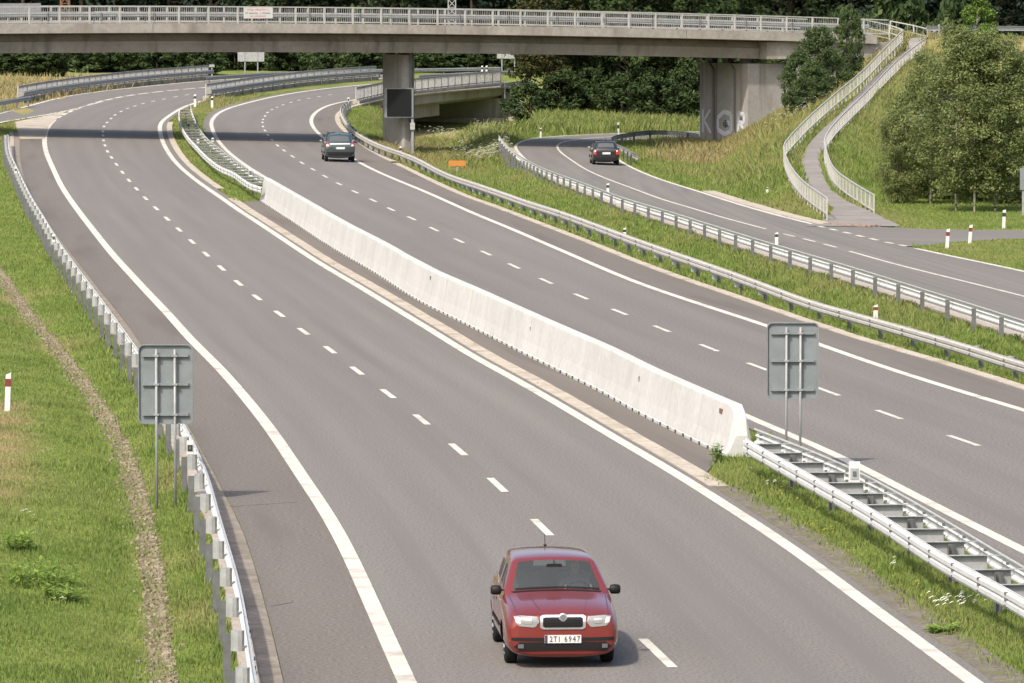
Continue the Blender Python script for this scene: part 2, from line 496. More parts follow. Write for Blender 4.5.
GL = curve([(262,735),(251,671.6),(245.6,634),(240,599),(233.5,570),(224,537.5),(216,511),(205,472),(187.5,432),(162,389),(137,349),(115,318.5),(95,291),(72.5,261),(55,236),(43,216),(33,200),(26,187),(18,170),(9.5,151),(7.5,134)], h=.75, step=1.0)
BF = curve([(721,456),(707,449.5),(672,432),(637,414.5),(599.5,393),(557,372),(512,349.5),(468,327),(416,301),(376,275),(331,248.5),(291,222),(259.5,201.5)], step=1.0)
MN = curve([(1075,630),(1024,597),(945,554.5),(880,513),(818,478),(768,450.5),(746,438)], h=.75, step=1.0, sm=3)
MF = curve([(1075,596),(1014,561),(900,493.5),(840,462.5),(768,433.5),(754,428)], h=.75, step=1.0, sm=3)
RL = curve([(1075,578),(1024,552.5),(900,489.5),(840,457.5),(770,428),(642,371),(543,326),(440,274),(343,222),(306,201),(260,175),(237.5,160),(221,145),(212.6,130.6),(211.7,121),(223,111),(248.5,103),(287,94.6),(330,88.5),(390,83),(450,79.5)])
RR = curve([(1080,428),(1023,411.5),(923,381),(868,363),(820.5,346),(764.5,326),(699.5,305),(637,283.5),(574.5,257),(511,229.5),(461,208.5),(416,188.5),(375,171),(356,161),(335,147),(318.5,134),(311,122.5),(316,112.5),(331,105),(350,101),(384,95.5),(430,90.5),(480,86.5),(530,83)])
RK = curve([(1080,410),(1023,391),(960.5,370.5),(898,352.5),(858,341),(767,310),(712,291),(652,270),(577,240),(511,214.5),(463.5,197),(403,168.5),(376,155),(356,142.5),(341,130),(335,121),(337,113),(350,107),(384,99),(430,93),(480,88.5),(530,84.5)])
def rg_h(x): return float(np.interp(x, [360, 440], [.75, .42]))       # the verge lies lower along the nearer stretch
RG = smooth(resample(catmull(np.array([G(x, y, rg_h(x)) for x, y in [(1080,380),(1023,361.5),(943,337),(843,309),(767,288),(662,256),(587,228.5),(529,205.5),(479,188.5),(439.5,171),(400,154),(376,143.5),(354,130),(344,118.5),(341,108),(347,101)]])), 1.0), 6)
SG = curve([(1080,337),(1023,320),(985,308),(918,287),(848,265.5),(768,242),(732,231),(672,212),(612,193.5),(549.5,170.5),(530,161.5),(513,150.5),(503,141),(498,134.5)], h=.75, step=1.0, sm=3)
_o = offset(SG, .95)
_ok = project(_o)[1] > 166
SL = smooth(resample(np.vstack([_o[_ok], np.array([G(*p) for p in [(514,147),(518,143),(524.5,140.5),(542,137.5),(577,135.5),(612,134),(660,132.5),(705,132)]])]), 2.0), 4)
SCN = curve([(1080,312),(1023,297),(943,277),(893,264.5),(844,250.5),(773,231.5),(742,223.5),(702,212),(662,200),(624.5,186),(587,170.5),(572,161),(559,151),(557,145.5),(563,142.2),(585,139),(620,136.5),(660,135),(705,134.5)], sm=3)
SR = curve([(1080,286),(1023,272),(968,260.5),(914,249),(860,236.5),(813,225),(768,213.5),(732,203),(682,187),(637,170.5),(618,160),(610,152),(609,146),(616,142),(640,139),(705,136.8)], sm=3)
RU = curve([(-60,132),(0,114),(34,105),(66,97),(100,92),(150,86.5),(210,81),(260,78),(330,74.5),(390,72.5)], sm=2)     # outer line of the exit lane
RD = curve([(-60,139),(0,123),(30,118),(66,111.5),(100,102.5)], sm=1)        # inner line of the exit lane
DITCH = curve([(171,735),(162,683),(158,640),(155,600),(151,560),(143,520),(134,480),(122,445),(104,412),(79,374),(52,340),(22,303),(0,272),(-40,225),(-70,190)])

def extend(P, L, step=2.0):
    """carry a line on towards and past the viewer"""
    t = P[0] - P[3]; t = t[:2] / np.linalg.norm(t[:2])
    n = int(L / step)
    E = np.array([[*(P[0, :2] + t * step * k), 0] for k in range(n, 0, -1)])
    E[:, 2] = z0(E[:, 0], E[:, 1])
    return np.vstack([E, P])
LL = extend(LL, 30); LR = extend(LR, 40); KJ = extend(KJ, 30); GL = extend(GL, 30, 1.0); DITCH = extend(DITCH, 30)
MN = extend(MN, 26, 1.0); MF = extend(MF, 26, 1.0); RL = extend(RL, 44); RR = extend(RR, 70); RK = extend(RK, 70); RG = extend(RG, 70, 1.0)
SG = extend(SG, 60, 1.0); SL = extend(SL, 60); SCN = extend(SCN, 60); SR = extend(SR, 60)

# footpath railings climbing the embankment: picture point of the hand rail and its distance
def rail_pts(L, h=.95):
    out = []
    for x, y, d in L:
        p = GD(x, y, d); out.append((p[0], p[1], p[2] - h))
    return np.array(out)
PL = rail_pts([(827,198,219),(805.5,183,232),(794,171,242),(784.5,152,260),(784.5,144,266),(800.5,125,278),(830.5,97.5,300),(860.5,72.5,315),(880.5,52.5,330),(903,30,345)])
PR = rail_pts([(874,195,224),(850.5,181,235),(835,169,245),(827,153,259),(824.5,140,268),(833,125,280),(868,90,306),(900.5,57.5,330),(935.5,31,352)])
PL = resample(catmull(PL), 1.0); PR = resample(catmull(PR), 1.0)
_n = 60
PMID = (resample(PL, length(PL[:, [0, 1, 2]]) / _n)[:_n] + resample(PR, length(PR) / _n)[:_n]) / 2

# overpass axis: near fascia line from U0 along UD, seen slightly askew
U0 = np.array([-30.1, 312.0]); UA = math.radians(30.0)
UD = np.array([math.cos(UA), math.sin(UA)]); VD = np.array([-math.sin(UA), math.cos(UA)])
def deck_z(u):
    """top of the parapet rail"""
    q = np.polyfit([0, 36.0, 56.0], [8.44, 8.17, 7.69], 2)
    u = np.asarray(u, float)
    return np.where(u > 64, np.polyval(q, 64) - .012 * (u - 64), np.where(u < -5, np.polyval(q, -5), np.polyval(q, u))) - 1.0

# ------------------------------------------------------------------ terrain
def polydist(X, Y, P):
    best = np.full(X.shape, 1e9); zb = np.zeros(X.shape)
    for a, b in zip(P[:-1], P[1:]):
        d = b[:2] - a[:2]; L2 = d @ d + 1e-9
        t = np.clip(((X - a[0]) * d[0] + (Y - a[1]) * d[1]) / L2, 0, 1)
        dd = np.hypot(X - a[0] - t * d[0], Y - a[1] - t * d[1])
        z = a[2] + t * (b[2] - a[2])
        w = dd < best
        best = np.where(w, dd, best); zb = np.where(w, z, zb)
    return best, zb
OVP = np.array([[*(U0 + UD * u + VD * 5.0), float(deck_z(u)) - .12] for u in np.linspace(70, 190, 14)])
PMC = resample(PMID, 6.0)
_xd = xatY(DITCH); _xk = xatY(KJ); _xrk = xatY(RK); _xsg = xatY(SG)
def smax(a, b, k):
    h = np.clip(.5 + .5 * (a - b) / k, 0, 1)
    return b * (1 - h) + a * h + k * h * (1 - h)
def terrain(X, Y):
    X = np.atleast_1d(np.asarray(X, float)); Y = np.atleast_1d(np.asarray(Y, float))
    X, Y = np.broadcast_arrays(X, Y)
    shp = X.shape; X = X.ravel(); Y = Y.ravel()
    z = z0(X, Y).copy()
    # cut slope and shallow ditch on the left
    xd = _xd(Y); fade = (1 - sstep(250, 330, Y))
    left = np.clip(xd - X - .4, 0, None)
    z += fade * np.minimum(left * .085, 1.6)
    z -= fade * .16 * np.exp(-((X - xd) / .55) ** 2)
    # embankments
    sel = (X > 2) & (Y > 205) & (Y < 470)
    if sel.any():
        xs, ys, zs = X[sel], Y[sel], z[sel]
        d, zb = polydist(xs, ys, PMC)
        e1 = zb - np.clip(d - 1.3, 0, None) / 1.75
        d, zb = polydist(xs, ys, OVP)
        e2 = zb - np.clip(d - 5.6, 0, None) / 1.4
        e = smax(e1, e2, .25)
        z[sel] = np.where(e > zs - .3, smax(zs, e, .25), zs)
        z[sel] -= np.where(e > zs - .3, 0, 0)
    # lower ground beside and below the little motorway bridge
    u = X - _xrk(Y)
    hole = np.where(Y < 386, sstep(1.5, 5.5, u), sstep(-9, -6.5, u)) * (1 - sstep(0, 3.5, u - 6 - 20 * sstep(356, 374, Y))) * (1 - sstep(-.5, 2.0, X)) * sstep(334, 352, Y) * (1 - sstep(437, 446, Y))
    z -= 3.0 * hole
    z -= .33 * sstep(.42, 1.0, u) * (1 - sstep(0, 1.6, X - _xsg(Y) + 2.4)) * (1 - sstep(285, 318, Y)) * (X > _xrk(Y))
    # the verge falls away from the carriageway towards the pier
    z -= .75 * sstep(1.2, 4.0, u) * (1 - sstep(7.0, 10.0, u)) * sstep(285, 315, Y) * (1 - sstep(334, 352, Y))
    # wooded rise far behind
    z += 16 * sstep(500, 700, Y)
    z += .04 * np.sin(X * .9 + Y * .23) * sstep(1.0, 4.0, np.abs(X - xd)) * np.where(X < _xk(Y) - 2.0, 1, 0)
    return z.reshape(shp)
def T(x, y):
    return float(terrain(x, y)[0])

def nonuni(a, b, s, far, ratio=1.25):
    c = list(np.arange(a, b + 1e-6, s)); st = s
    while c[-1] < far:
        st *= ratio; c.append(c[-1] + st)
    return c
xs = np.array(nonuni(-34, 34, .5, 34)); hi = nonuni(34, 34, .5, 1500)[1:]
xs = np.r_[-np.array(hi[::-1]), xs, hi]
ys = np.array(nonuni(55, 470, .9, 2600, 1.2)); ys = np.r_[[-200, -60, 0, 30, 45], ys]
GX, GY = np.meshgrid(xs, ys)
GZ = terrain(GX, GY)
nx, ny = len(xs), len(ys)
idx = np.arange(nx * ny).reshape(ny, nx)
FQ = np.stack([idx[:-1, :-1], idx[:-1, 1:], idx[1:, 1:], idx[1:, :-1]], -1).reshape(-1, 4)

# dry patches: picture point, radius in metres, strength
DRY = []
for px, py, r, s in [(0,408,.75,.8),(-1,422,.75,.9),(-1,436,.75,.9),(-2,450,.75,.9),(-3,464,.75,.9),(-5,478,.75,.85),(-8,492,.75,.8),(8,300,1.2,.6),(12,320,.8,.5),(60,350,1.0,.5),(700,160,4,.8),(735,145,5,.8),(718,152,4,.85),
                     (400,155,7,.8),(440,168,5,.7),(470,172,5,.6),(430,140,6,.6),(545,178,4,.5),(590,192,3,.5),(660,215,3,.45),(740,240,3,.4),(820,262,3,.5),(880,285,3,.5),(960,310,3,.5),
                     (810,205,3,.7),(840,214,2.5,.7),(880,222,2,.6),(1000,250,4,.35),(790,130,7,.6),(850,80,7,.7),(880,130,5,.35),(20,92,14,.9),(50,95,10,.8),
                     (185,405,1.2,.5),(150,330,1.5,.45),(190,480,1.0,.4),(205,560,.8,.4),(195,620,.8,.3),(990,80,7,.6),(950,35,6,.7),(915,140,4,.4)]:
    p = G(px, py, 0, terrain); DRY.append((p[0], p[1], r, s))
def dryness(X, Y):
    v = np.zeros(np.shape(X))
    for a, b, r, s in DRY:
        v = np.maximum(v, s * np.exp(-(((X - a) / r) ** 2 + ((Y - b) / (r * 3.0)) ** 2)))
    v = v + .16 * (np.sin(X * 1.7 + 1.3 * np.sin(Y * .31)) * np.sin(Y * .47 + X * .6)) + .10
    v = np.where((X < _xk(Y)) & (Y < 260), v - .14, v)
    v = np.where((X > _xrk(Y) + .5) & (Y < 345), v * .72 - .06, v)
    return np.clip(v, 0, 1)

def ground_material():
    m, n, l, b = nodemat('ground_turf')
    geo = N(n, 'ShaderNodeNewGeometry')
    def noise(s, det=4):
        q = N(n, 'ShaderNodeTexNoise'); q.inputs['Scale'].default_value = s; q.inputs['Detail'].default_value = det
        l.new(geo.outputs['Position'], q.inputs['Vector']); return q
    a = noise(.45); c = noise(7, 5)
    r = N(n, 'ShaderNodeValToRGB')
    e = r.color_ramp.elements
    e[0].position = .32; e[0].color = (.085, .125, .024, 1); e[1].position = .7; e[1].color = (.165, .195, .050, 1)
    l.new(a.outputs[0], r.inputs[0])
    r2 = N(n, 'ShaderNodeValToRGB'); e = r2.color_ramp.elements
    e[0].position = .3; e[0].color = (.6, .6, .6, 1); e[1].position = .7; e[1].color = (1.3, 1.3, 1.3, 1)
    l.new(c.outputs[0], r2.inputs[0])
    mu = N(n, 'ShaderNodeMix', data_type='RGBA', blend_type='MULTIPLY'); mu.inputs[0].default_value = 1
    l.new(r.outputs[0], mu.inputs[6]); l.new(r2.outputs[0], mu.inputs[7])
    at = N(n, 'ShaderNodeAttribute', attribute_name='dry')
    mx = N(n, 'ShaderNodeMix', data_type='RGBA')
    l.new(at.outputs['Fac'], mx.inputs[0]); l.new(mu.outputs[2], mx.inputs[6]); mx.inputs[7].default_value = (.28, .22, .115, 1)
    l.new(mx.outputs[2], b.inputs['Base Color'])
    b.inputs['Roughness'].default_value = .95; b.inputs['Specular IOR Level'].default_value = .1
    bp = N(n, 'ShaderNodeBump'); bp.inputs['Strength'].default_value = .6; bp.inputs['Distance'].default_value = .08
    l.new(c.outputs[0], bp.inputs['Height']); l.new(bp.outputs[0], b.inputs['Normal'])
    MATS['ground_turf'] = m
ground_material()
gm = np_mesh('ground', np.stack([GX, GY, GZ], -1).reshape(-1, 3), FQ, 'ground_turf', {'dry': dryness(GX, GY).ravel()}, smooth=True)
ground = structure(obj('ground', gm))

# ------------------------------------------------------------------ paved areas (with a mask that keeps grass off them)
MX0, MX1, MY0, MY1, MS = -62.0, 62.0, 50.0, 480.0, .2
mxs = np.arange(MX0, MX1, MS) + MS / 2; mys = np.arange(MY0, MY1, MS) + MS / 2
MASK = np.zeros((len(mys), len(mxs)), bool)
def paint(poly):
    poly = np.asarray(poly)[:, :2]
    i0 = max(0, int((poly[:, 1].min() - MY0) / MS) - 1); i1 = min(len(mys), int((poly[:, 1].max() - MY0) / MS) + 2)
    j0 = max(0, int((poly[:, 0].min() - MX0) / MS) - 1); j1 = min(len(mxs), int((poly[:, 0].max() - MX0) / MS) + 2)
    if i1 <= i0 or j1 <= j0: return
    A, B = np.meshgrid(mxs[j0:j1], mys[i0:i1])
    MASK[i0:i1, j0:j1] |= inside(poly, A, B)
def paved(name, A, B, dz, mat, parent=None, cols=8, step=2.0, surf=None):
    paint(np.vstack([A[:, :2], B[::-1, :2]]))
    return sheet(name, A, B, dz, mat, parent, cols, step, surf)
def clip_near(P, ymin, ymax):
    k = (P[:, 1] >= ymin) & (P[:, 1] <= ymax)
    return P[k]

PAVE = .03; PAINT = .036
# carriageway of the near road
road_a = structure(paved('carriageway', LL, offset(LR, .42), PAVE, 'asphalt', cols=10))
YEND = LR[-1, 1]
sh = paved('hard_shoulder', KJ, clip_near(LL, 0, KJ[-1, 1] + 1), PAVE - .002, 'asphalt_shoulder', road_a, cols=5)
line_strip('edge_line', clip_near(LL, 0, 342), .27, PAINT, 'road_paint', road_a)
line_strip('edge_line', LR, .26, PAINT, 'road_paint', road_a)
# kerb between shoulder and guardrail: inner course coloured dark for the beam's shadow, pale outer slabs
kb_in = offset(KJ, -.34)
kb_out = offset(KJ, -.60)
kerb_slab = MB(); kerb_slab.sweep(KJ, [(-.34, -.05), (-.34, .045), (-.012, .028), (-.012, -.05)]); kerb_slab.build('kerb_course', 'kerb_shadowed', road_a)
paint(np.vstack([KJ[:, :2], kb_out[::-1, :2]]))
def slabs(name, P, a, b, seg, h, mat, parent, gap=.015, smin=0.0, smax_=1e9, tilt=0.0):
    """separate slabs laid end to end along a line"""
    L = min(length(P), smax_); s = smin
    d = np.r_[0, np.cumsum(np.linalg.norm(np.diff(P, axis=0), axis=1))]
    while s + seg < L:
        q = np.stack([np.interp(np.linspace(s + gap, s + seg - gap, 3), d, P[:, k]) for k in range(3)], 1)
        mb = MB(); j = random.uniform(-.006, .006)
        mb.sweep(q, [(a, -.06), (a, h + j + tilt), (b, h + j), (b, -.06)], closed=True)
        mb.build(name, mat, parent)
        s += seg
# individual slabs only where they can be told apart
slabs('kerb_slab', KJ, -.60, -.345, 2.0, .075, 'kerb_light', road_a, smax_=90)
far_k = KJ[KJ[:, 1] > at_dist(KJ, 90)[0][1] - 1]
mb = MB(); mb.sweep(far_k, [(-.60, -.05), (-.60, .07), (-.345, .07), (-.345, -.05)]); mb.build('kerb_course', 'kerb_light', road_a)
# transverse joints cut across the shoulder
for p1, p2 in [((229,508.5),(296,503.5)), ((271,608),(292,604))]:
    a, b = G(*p1), G(*p2)
    mb = MB(); mb.bar(a + [0, 0, PAVE + .002], b + [0, 0, PAVE + .002], .035, .006); mb.build('joint', 'lead_grey', road_a)

def dash_list(pts, parent, w, frac=.36, name='lane_dash'):
    W_ = [G(*p) for p in pts]
    for i, p in enumerate(W_):
        a = W_[max(i - 1, 0)]; b = W_[min(i + 1, len(W_) - 1)]
        t = (b - a)[:2]; L = np.linalg.norm(t); t = t / L
        gap = min(L / (2 if 0 < i < len(W_) - 1 else 1), 12.5)
        h = gap * frac / 2
        P = np.array([[*(p[:2] + t * s), 0] for s in np.linspace(-h, h, 4)])
        P[:, 2] = z0(P[:, 0], P[:, 1])
        line_strip(name, P, w, PAINT, 'road_paint', parent)
dash_list([(757,735),(657.5,655),(590,578),(542,529),(497.5,486.5),(458,451),(421.5,421),(388,395),(357,372),(330,351),(303.5,332.5),(279.5,315),(257,298.5),(238.5,284),(221.5,269),(206,255),(192,242.5),(179,230.5),(167,219.5),(156,209),(145.5,199),(136.5,189.5),(129,181),(122.5,173),(116.5,165),(111.5,158),(107.5,152),(105,146),(103.5,141),(103,136),(103,132),(104,127),(107,123),(111,119),(115,115.5),(121,112),(127.5,109),(135,106.5),(143,104),(153,101.7),(164,99.5),(175.5,97.3),(187,95.3)], road_a, .15)
# broken line where the exit lane leaves
P = LL[LL[:, 1] > 342]
s = 1.0
while s + 4 < length(P) and s < 90:
    d = np.r_[0, np.cumsum(np.linalg.norm(np.diff(P, axis=0), axis=1))]
    q = np.stack([np.interp(np.linspace(s, s + 3.4, 4), d, P[:, k]) for k in range(3)], 1)
    line_strip('exit_dash', q, .27, PAINT, 'road_paint', road_a); s += 4.6

# exit lane and gore
exit_road = structure(paved('exit_lane', RU, np.vstack([RD, LL[LL[:, 1] > RD[-1, 1] + 2]]), PAVE - .006, 'asphalt', cols=6))
line_strip('edge_line', RU, .25, PAINT, 'road_paint', exit_road)
line_strip('edge_line', RD, .25, PAINT, 'road_paint', exit_road)
gore_a = np.array([G(*p) for p in [(15,122.5),(17,130),(20,139.5)]])
gore_b = np.array([G(*p) for p in [(66,112),(49,126),(44.5,139.5)]])
structure(paved('gore_paving', resample(gore_a, 2), resample(gore_b, 2), PAVE + .008, 'gutter_concrete', cols=4))

# median: gutter channel and the asphalt between gutter and barrier
road_m = structure(paved('median_strip', offset(clip_near(LR, 0, BF[-1, 1] + 2), .42), offset(BF, .5), PAVE - .008, 'asphalt_shoulder', cols=3)) if False else None
lr_b = LR[(LR[:, 1] > BF[0, 1] - 7) & (LR[:, 1] < BF[-1, 1] - 1)]
median_pave = structure(paved('median_paving', offset(lr_b, .43), BF[(BF[:, 1] > 0)], PAVE - .006, 'asphalt_shoulder', cols=4))
soil = LR[(LR[:, 1] > 50) & (LR[:, 1] < BF[0, 1] - 6.0)]
structure(sheet('verge_soil', offset(soil, .30), offset(soil, .85), PAVE + .004, 'verge_soil', cols=3, step=1.0))
gut = LR[(LR[:, 1] > G(702, 474)[1] - 3) & (LR[:, 1] < BF[-1, 1] + 6)]
slabs('gutter_slab', gut, .25, .63, 2.0, PAVE + .018, 'gutter_concrete', median_pave, tilt=.0, smax_=170)
gut2 = LR[(LR[:, 1] > BF[-1, 1] + 14) & (LR[:, 1] < 345)]
mb = MB(); mb.sweep(gut2, [(.43, -.05), (.43, PAVE + .02), (.78, PAVE + .02), (.78, -.05)]); mb.build('gutter_course', 'gutter_concrete', median_pave)
paint(np.vstack([offset(gut2, .2)[:, :2], offset(gut2, .78)[::-1, :2]]))

# far carriageway
road_b = structure(paved('carriageway', offset(RL, -.55), RR, PAVE, 'asphalt', cols=10))
paved('hard_shoulder', RR, RK, PAVE - .002, 'asphalt_shoulder', road_b, cols=4)
line_strip('edge_line', RL, .25, PAINT, 'road_paint', road_b)
line_strip('edge_line', RR, .25, PAINT, 'road_paint', road_b)
dash_list([(1060,475),(963.5,442),(889,416),(827,392.5),(758,368),(709,349),(662,330),(619.5,313),(581,297.5),(546,282),(514,267),(486,254),(459,241.5),(434,230),(411.5,219),(391,210),(373,201),(355,192.5),(339,184.5),(325,177),(313,170),(302,163.5),(292.5,157),(284,151),(277.5,146),(272,140.5),(268,135.5),(265,131),(263,127),(262.5,123),(263,120),(265,116.5),(267.5,113),(272,110),(277,107.7),(283,105.3),(291,102.8),(299,100.6),(309,98.7),(319,97),(330,95.2)], road_b, .14)
slabs('kerb_slab', RK, .0, .34, 2.5, .05, 'gutter_concrete', road_b, smax_=250)
kfar = RK[RK[:, 1] > 300]
mb = MB(); mb.sweep(kfar, [(0, -.05), (0, .06), (.4, .06), (.4, -.05)]); mb.build('kerb_course', 'gutter_concrete', road_b)
paint(np.vstack([RK[:, :2], offset(RK, .36)[::-1, :2]]))
# paved strip of the bridge beyond the kerb
cc = RK[RK[:, 1] > 384]

# side road
road_s = structure(paved('side_road', SL, SR, PAVE, 'asphalt_side', cols=8))
line_strip('edge_line', SL, .18, PAINT, 'road_paint', road_s)
srn = SR[SR[:, 1] < G(912, 248.5)[1]]; srf = SR[SR[:, 1] > G(815, 225.5)[1]]
line_strip('edge_line', srn, .2, PAINT, 'road_paint', road_s)
line_strip('edge_line', srf, .2, PAINT, 'road_paint', road_s)
cn = SCN[SCN[:, 1] < G(844, 250.5)[1]]; cf = SCN[SCN[:, 1] > G(773, 231.5)[1]]
line_strip('centre_line', cn, .13, PAINT, 'road_paint', road_s)
line_strip('centre_line', cf, .13, PAINT, 'road_paint', road_s)
dash_list([(830,246.5),(809,241),(789,236)], road_s, .13, .6, 'centre_dash')
dash_list([(903,246.3),(889,243.6),(874,240.2),(860,236.8),(847,233.6),(833.5,230.4),(821,227.5)], road_s, .2, .52, 'mouth_dash')
mb = MB(); q = offset(SL, -.15); q = q[q[:, 1] < 330]
mb.sweep(q, [(-.35, -.05), (-.35, .10), (0, .10), (0, -.05)]); mb.build('kerb_course', 'kerb_light', road_s)
paint(np.vstack([SL[:, :2], offset(SL, -.5)[::-1, :2]]))
ap = SR[(SR[:, 1] > G(818, 226)[1]) & (SR[:, 1] < G(695, 190.5)[1])]
slabs('apron_slab', ap, .16, .80, 3.0, .06, 'gutter_concrete', road_s)
paint(np.vstack([SR[:, :2], offset(SR, .2)[::-1, :2]])); paint(np.vstack([ap[:, :2], offset(ap, .85)[::-1, :2]]))
# branch road at the junction
A_ = np.array([G(*p) for p in [(824,225),(850,226),(872,227),(890,228),(940,230),(1023,231),(1120,231)]])
B_ = np.array([G(*p) for p in [(818,228.5),(845,234.5),(862,238),(903,247.5),(934,245.3),(983,241),(1120,236.5)]])
structure(paved('branch_road', resample(catmull(A_), 1.0), resample(catmull(B_), 1.0), PAVE - .004, 'asphalt_side', cols=5, step=1.0))

# footpath
pm = PR.copy(); pm[:, 0] -= .68
k = np.linspace(0, 1, len(pm))
pm = np.vstack([[[13.75, 213.6, .0], [14.1, 217.2, .0], [14.3, 220.5, .0]], pm[4:]])
hw = np.interp(pm[:, 1], [213, 218, 224, 236, 360], [2.0, 1.5, .75, .46, .42])
pm = np.c_[pm, hw]
pm = resample(pm, 1.0)
A_ = pm[:, :3].copy(); B_ = pm[:, :3].copy(); nn_, _ = normals2(pm[:, :3])
A_[:, :2] -= nn_ * pm[:, 3:4]; B_[:, :2] += nn_ * pm[:, 3:4]
path_o = structure(paved('footpath', A_, B_, .05, 'path_asphalt', cols=4, step=.8, surf=terrain))
# brick band at its mouth
a, b = G(824, 225.2), G(868, 227.8)
bt = np.array([b - a])[0]; bt[2] = 0; bl = np.linalg.norm(bt); bt /= bl; bn_ = np.array([-bt[1], bt[0], 0])
bm_ = MB(); bm_.box((0, 0, .03), (.235, .115, .06)); bmesh_ = bm_.build('paving_brick', 'brick', link=False)
for r in range(6):
    for c in range(int(bl / .25)):
        p = a + bt * (c * .25 + .12 + (r % 2) * .12) + bn_ * (r * .125)
        o = obj('paving_brick', bmesh_, path_o, (p[0], p[1], PAVE + .005 + random.uniform(0, .006)), math.atan2(bt[1], bt[0]))

# stony erosion channel in the left bank
dd = DITCH[DITCH[:, 1] < 260]
ditch_o = structure(sheet('erosion_channel', offset(dd, -.17, terrain), offset(dd, .17, terrain), .035, 'gravel', cols=4, step=.7, surf=terrain))
st = MB()
for s in np.arange(0, min(length(dd), 150), .05):
    p, a = at_dist(dd, s)
    for _ in range(2):
        o = random.gauss(.13, .045) if _ else random.gauss(-.03, .13)
        x = p[0] + math.sin(a) * o; y = p[1] - math.cos(a) * o
        r = random.uniform(.010, .034)
        st.box((x, y, T(x, y) + .04 + r * .3), (r * 2, r * 1.5, r * 1.1), random.uniform(0, 3))
so = st.build('ditch_stones', 'pale_stone', ditch_o); stuff(so)
# ------------------------------------------------------------------ guardrails
def wbeam(sg, top=.75, w=.31, t=.012):
    z1 = top; z0_ = top - w
    pr = [(0, z0_), (0, z0_ + .03), (.055, z0_ + .06), (.055, z0_ + .125), (.022, z0_ + w / 2), (.055, z1 - .125), (.055, z1 - .06), (0, z1 - .03), (0, z1)]
    front = [(sg * (a + t), b) for a, b in pr]
    back = [(sg * a, b) for a, b in pr[::-1]]
    return front + back
_post_me = {}
def post_mesh(kind):
    if kind in _post_me: return _post_me[kind]
    mb = MB()
    if kind == 'c_post':            # rolled channel post
        mb.box((0, 0, .12), (.012, .11, 1.14)); mb.box((.05, .052, .12), (.09, .008, 1.14)); mb.box((.05, -.052, .12), (.09, .008, 1.14))
        me = mb.build('post', 'galvanised_shaded', link=False)
    elif kind == 'spacer':
        k = 10; v = []
        for z in (.45, .735):
            for i in range(k):
                t = 2 * math.pi * i / k
                v.append((.085 * math.cos(t), .10 * math.sin(t), z))
        f = [(i, (i + 1) % k, k + (i + 1) % k, k + i) for i in range(k)] + [tuple(range(k - 1, -1, -1)), tuple(range(k, 2 * k))]
        mb.add(v, f)
        me = mb.build('spacer', 'galvanised', link=False)
    elif kind == 'cross_plate':     # channel lying across a double guardrail
        mb.box((0, -.10, .60), (.012, .66, .23)); mb.box((.04, 0, .724), (.09, .86, .010)); mb.box((.04, -.10, .482), (.06, .66, .010))
        me = mb.build('cross_plate', 'galvanised_plate', link=False)
    elif kind == 'light_plate':
        mb.box((0, 0, .68), (.012, .86, .09)); mb.box((.04, 0, .724), (.09, .86, .010))
        me = mb.build('cross_plate', 'galvanised_bright', link=False)
    _post_me[kind] = me
    return me
def guardrail(name, label, P, face, spacing=4.0, s0=1.0, mat='galvanised_bright', post_off=.24, spacers=True, group=None, posts=True, ends=True, h=.75):
    """face +1: the beam's face looks to the right of travel, posts stand on the other side"""
    o = P[len(P) // 2]
    t = thing(name, label, 'guardrail', o, group=group)
    mb = MB(); mb.sweep(P, wbeam(face, h), closed=True); mb.build('beam', mat, t, o)
    # lap joints
    L = length(P); s = 2.0; lm = MB()
    if spacing <= 4.0:
        while s < min(L, 160):
            p, a = at_dist(P, s)
            for dz in (.53, .66):
                lm.box((p[0] + face * .09 * math.sin(a), p[1] - face * .09 * math.cos(a), p[2] + dz), (.05, .03, .05), a)
            s += spacing
        if lm.v: stuff(lm.build('lap_bolts', 'galvanised_shaded', t, o))
    if posts:
        s = s0
        while s < L - .2:
            p, a = at_dist(P, s)
            q = np.array([p[0] - face * post_off * math.sin(a), p[1] + face * post_off * math.cos(a)])
            po = obj('post', post_mesh('c_post'), t, (q[0] - o[0], q[1] - o[1], T(q[0], q[1]) - o[2] if abs(T(q[0], q[1]) - p[2]) < .35 else p[2] - o[2]), a)
            if spacers:
                sp = obj('spacer', post_mesh('spacer'), po, (0.0, -face * (post_off - .10), 0.0))
            s += spacing
    return t
RG[:, 2] = terrain(RG[:, 0], RG[:, 1])
guardrail('guardrail', 'long steel guardrail with round spacers between the shoulder and the left grass bank', GL, +1, s0=.6, post_off=.25)
guardrail('guardrail', 'steel guardrail along the verge past the dark message panel', RG, -1, s0=2.0, mat='galvanised_aged')
SGp = SG[::-1]
guardrail('guardrail', 'steel guardrail with posts turned to the grass slope beside the narrower side road', SG, +1, s0=1.2, post_off=.13, spacers=False, mat='galvanised_bright')
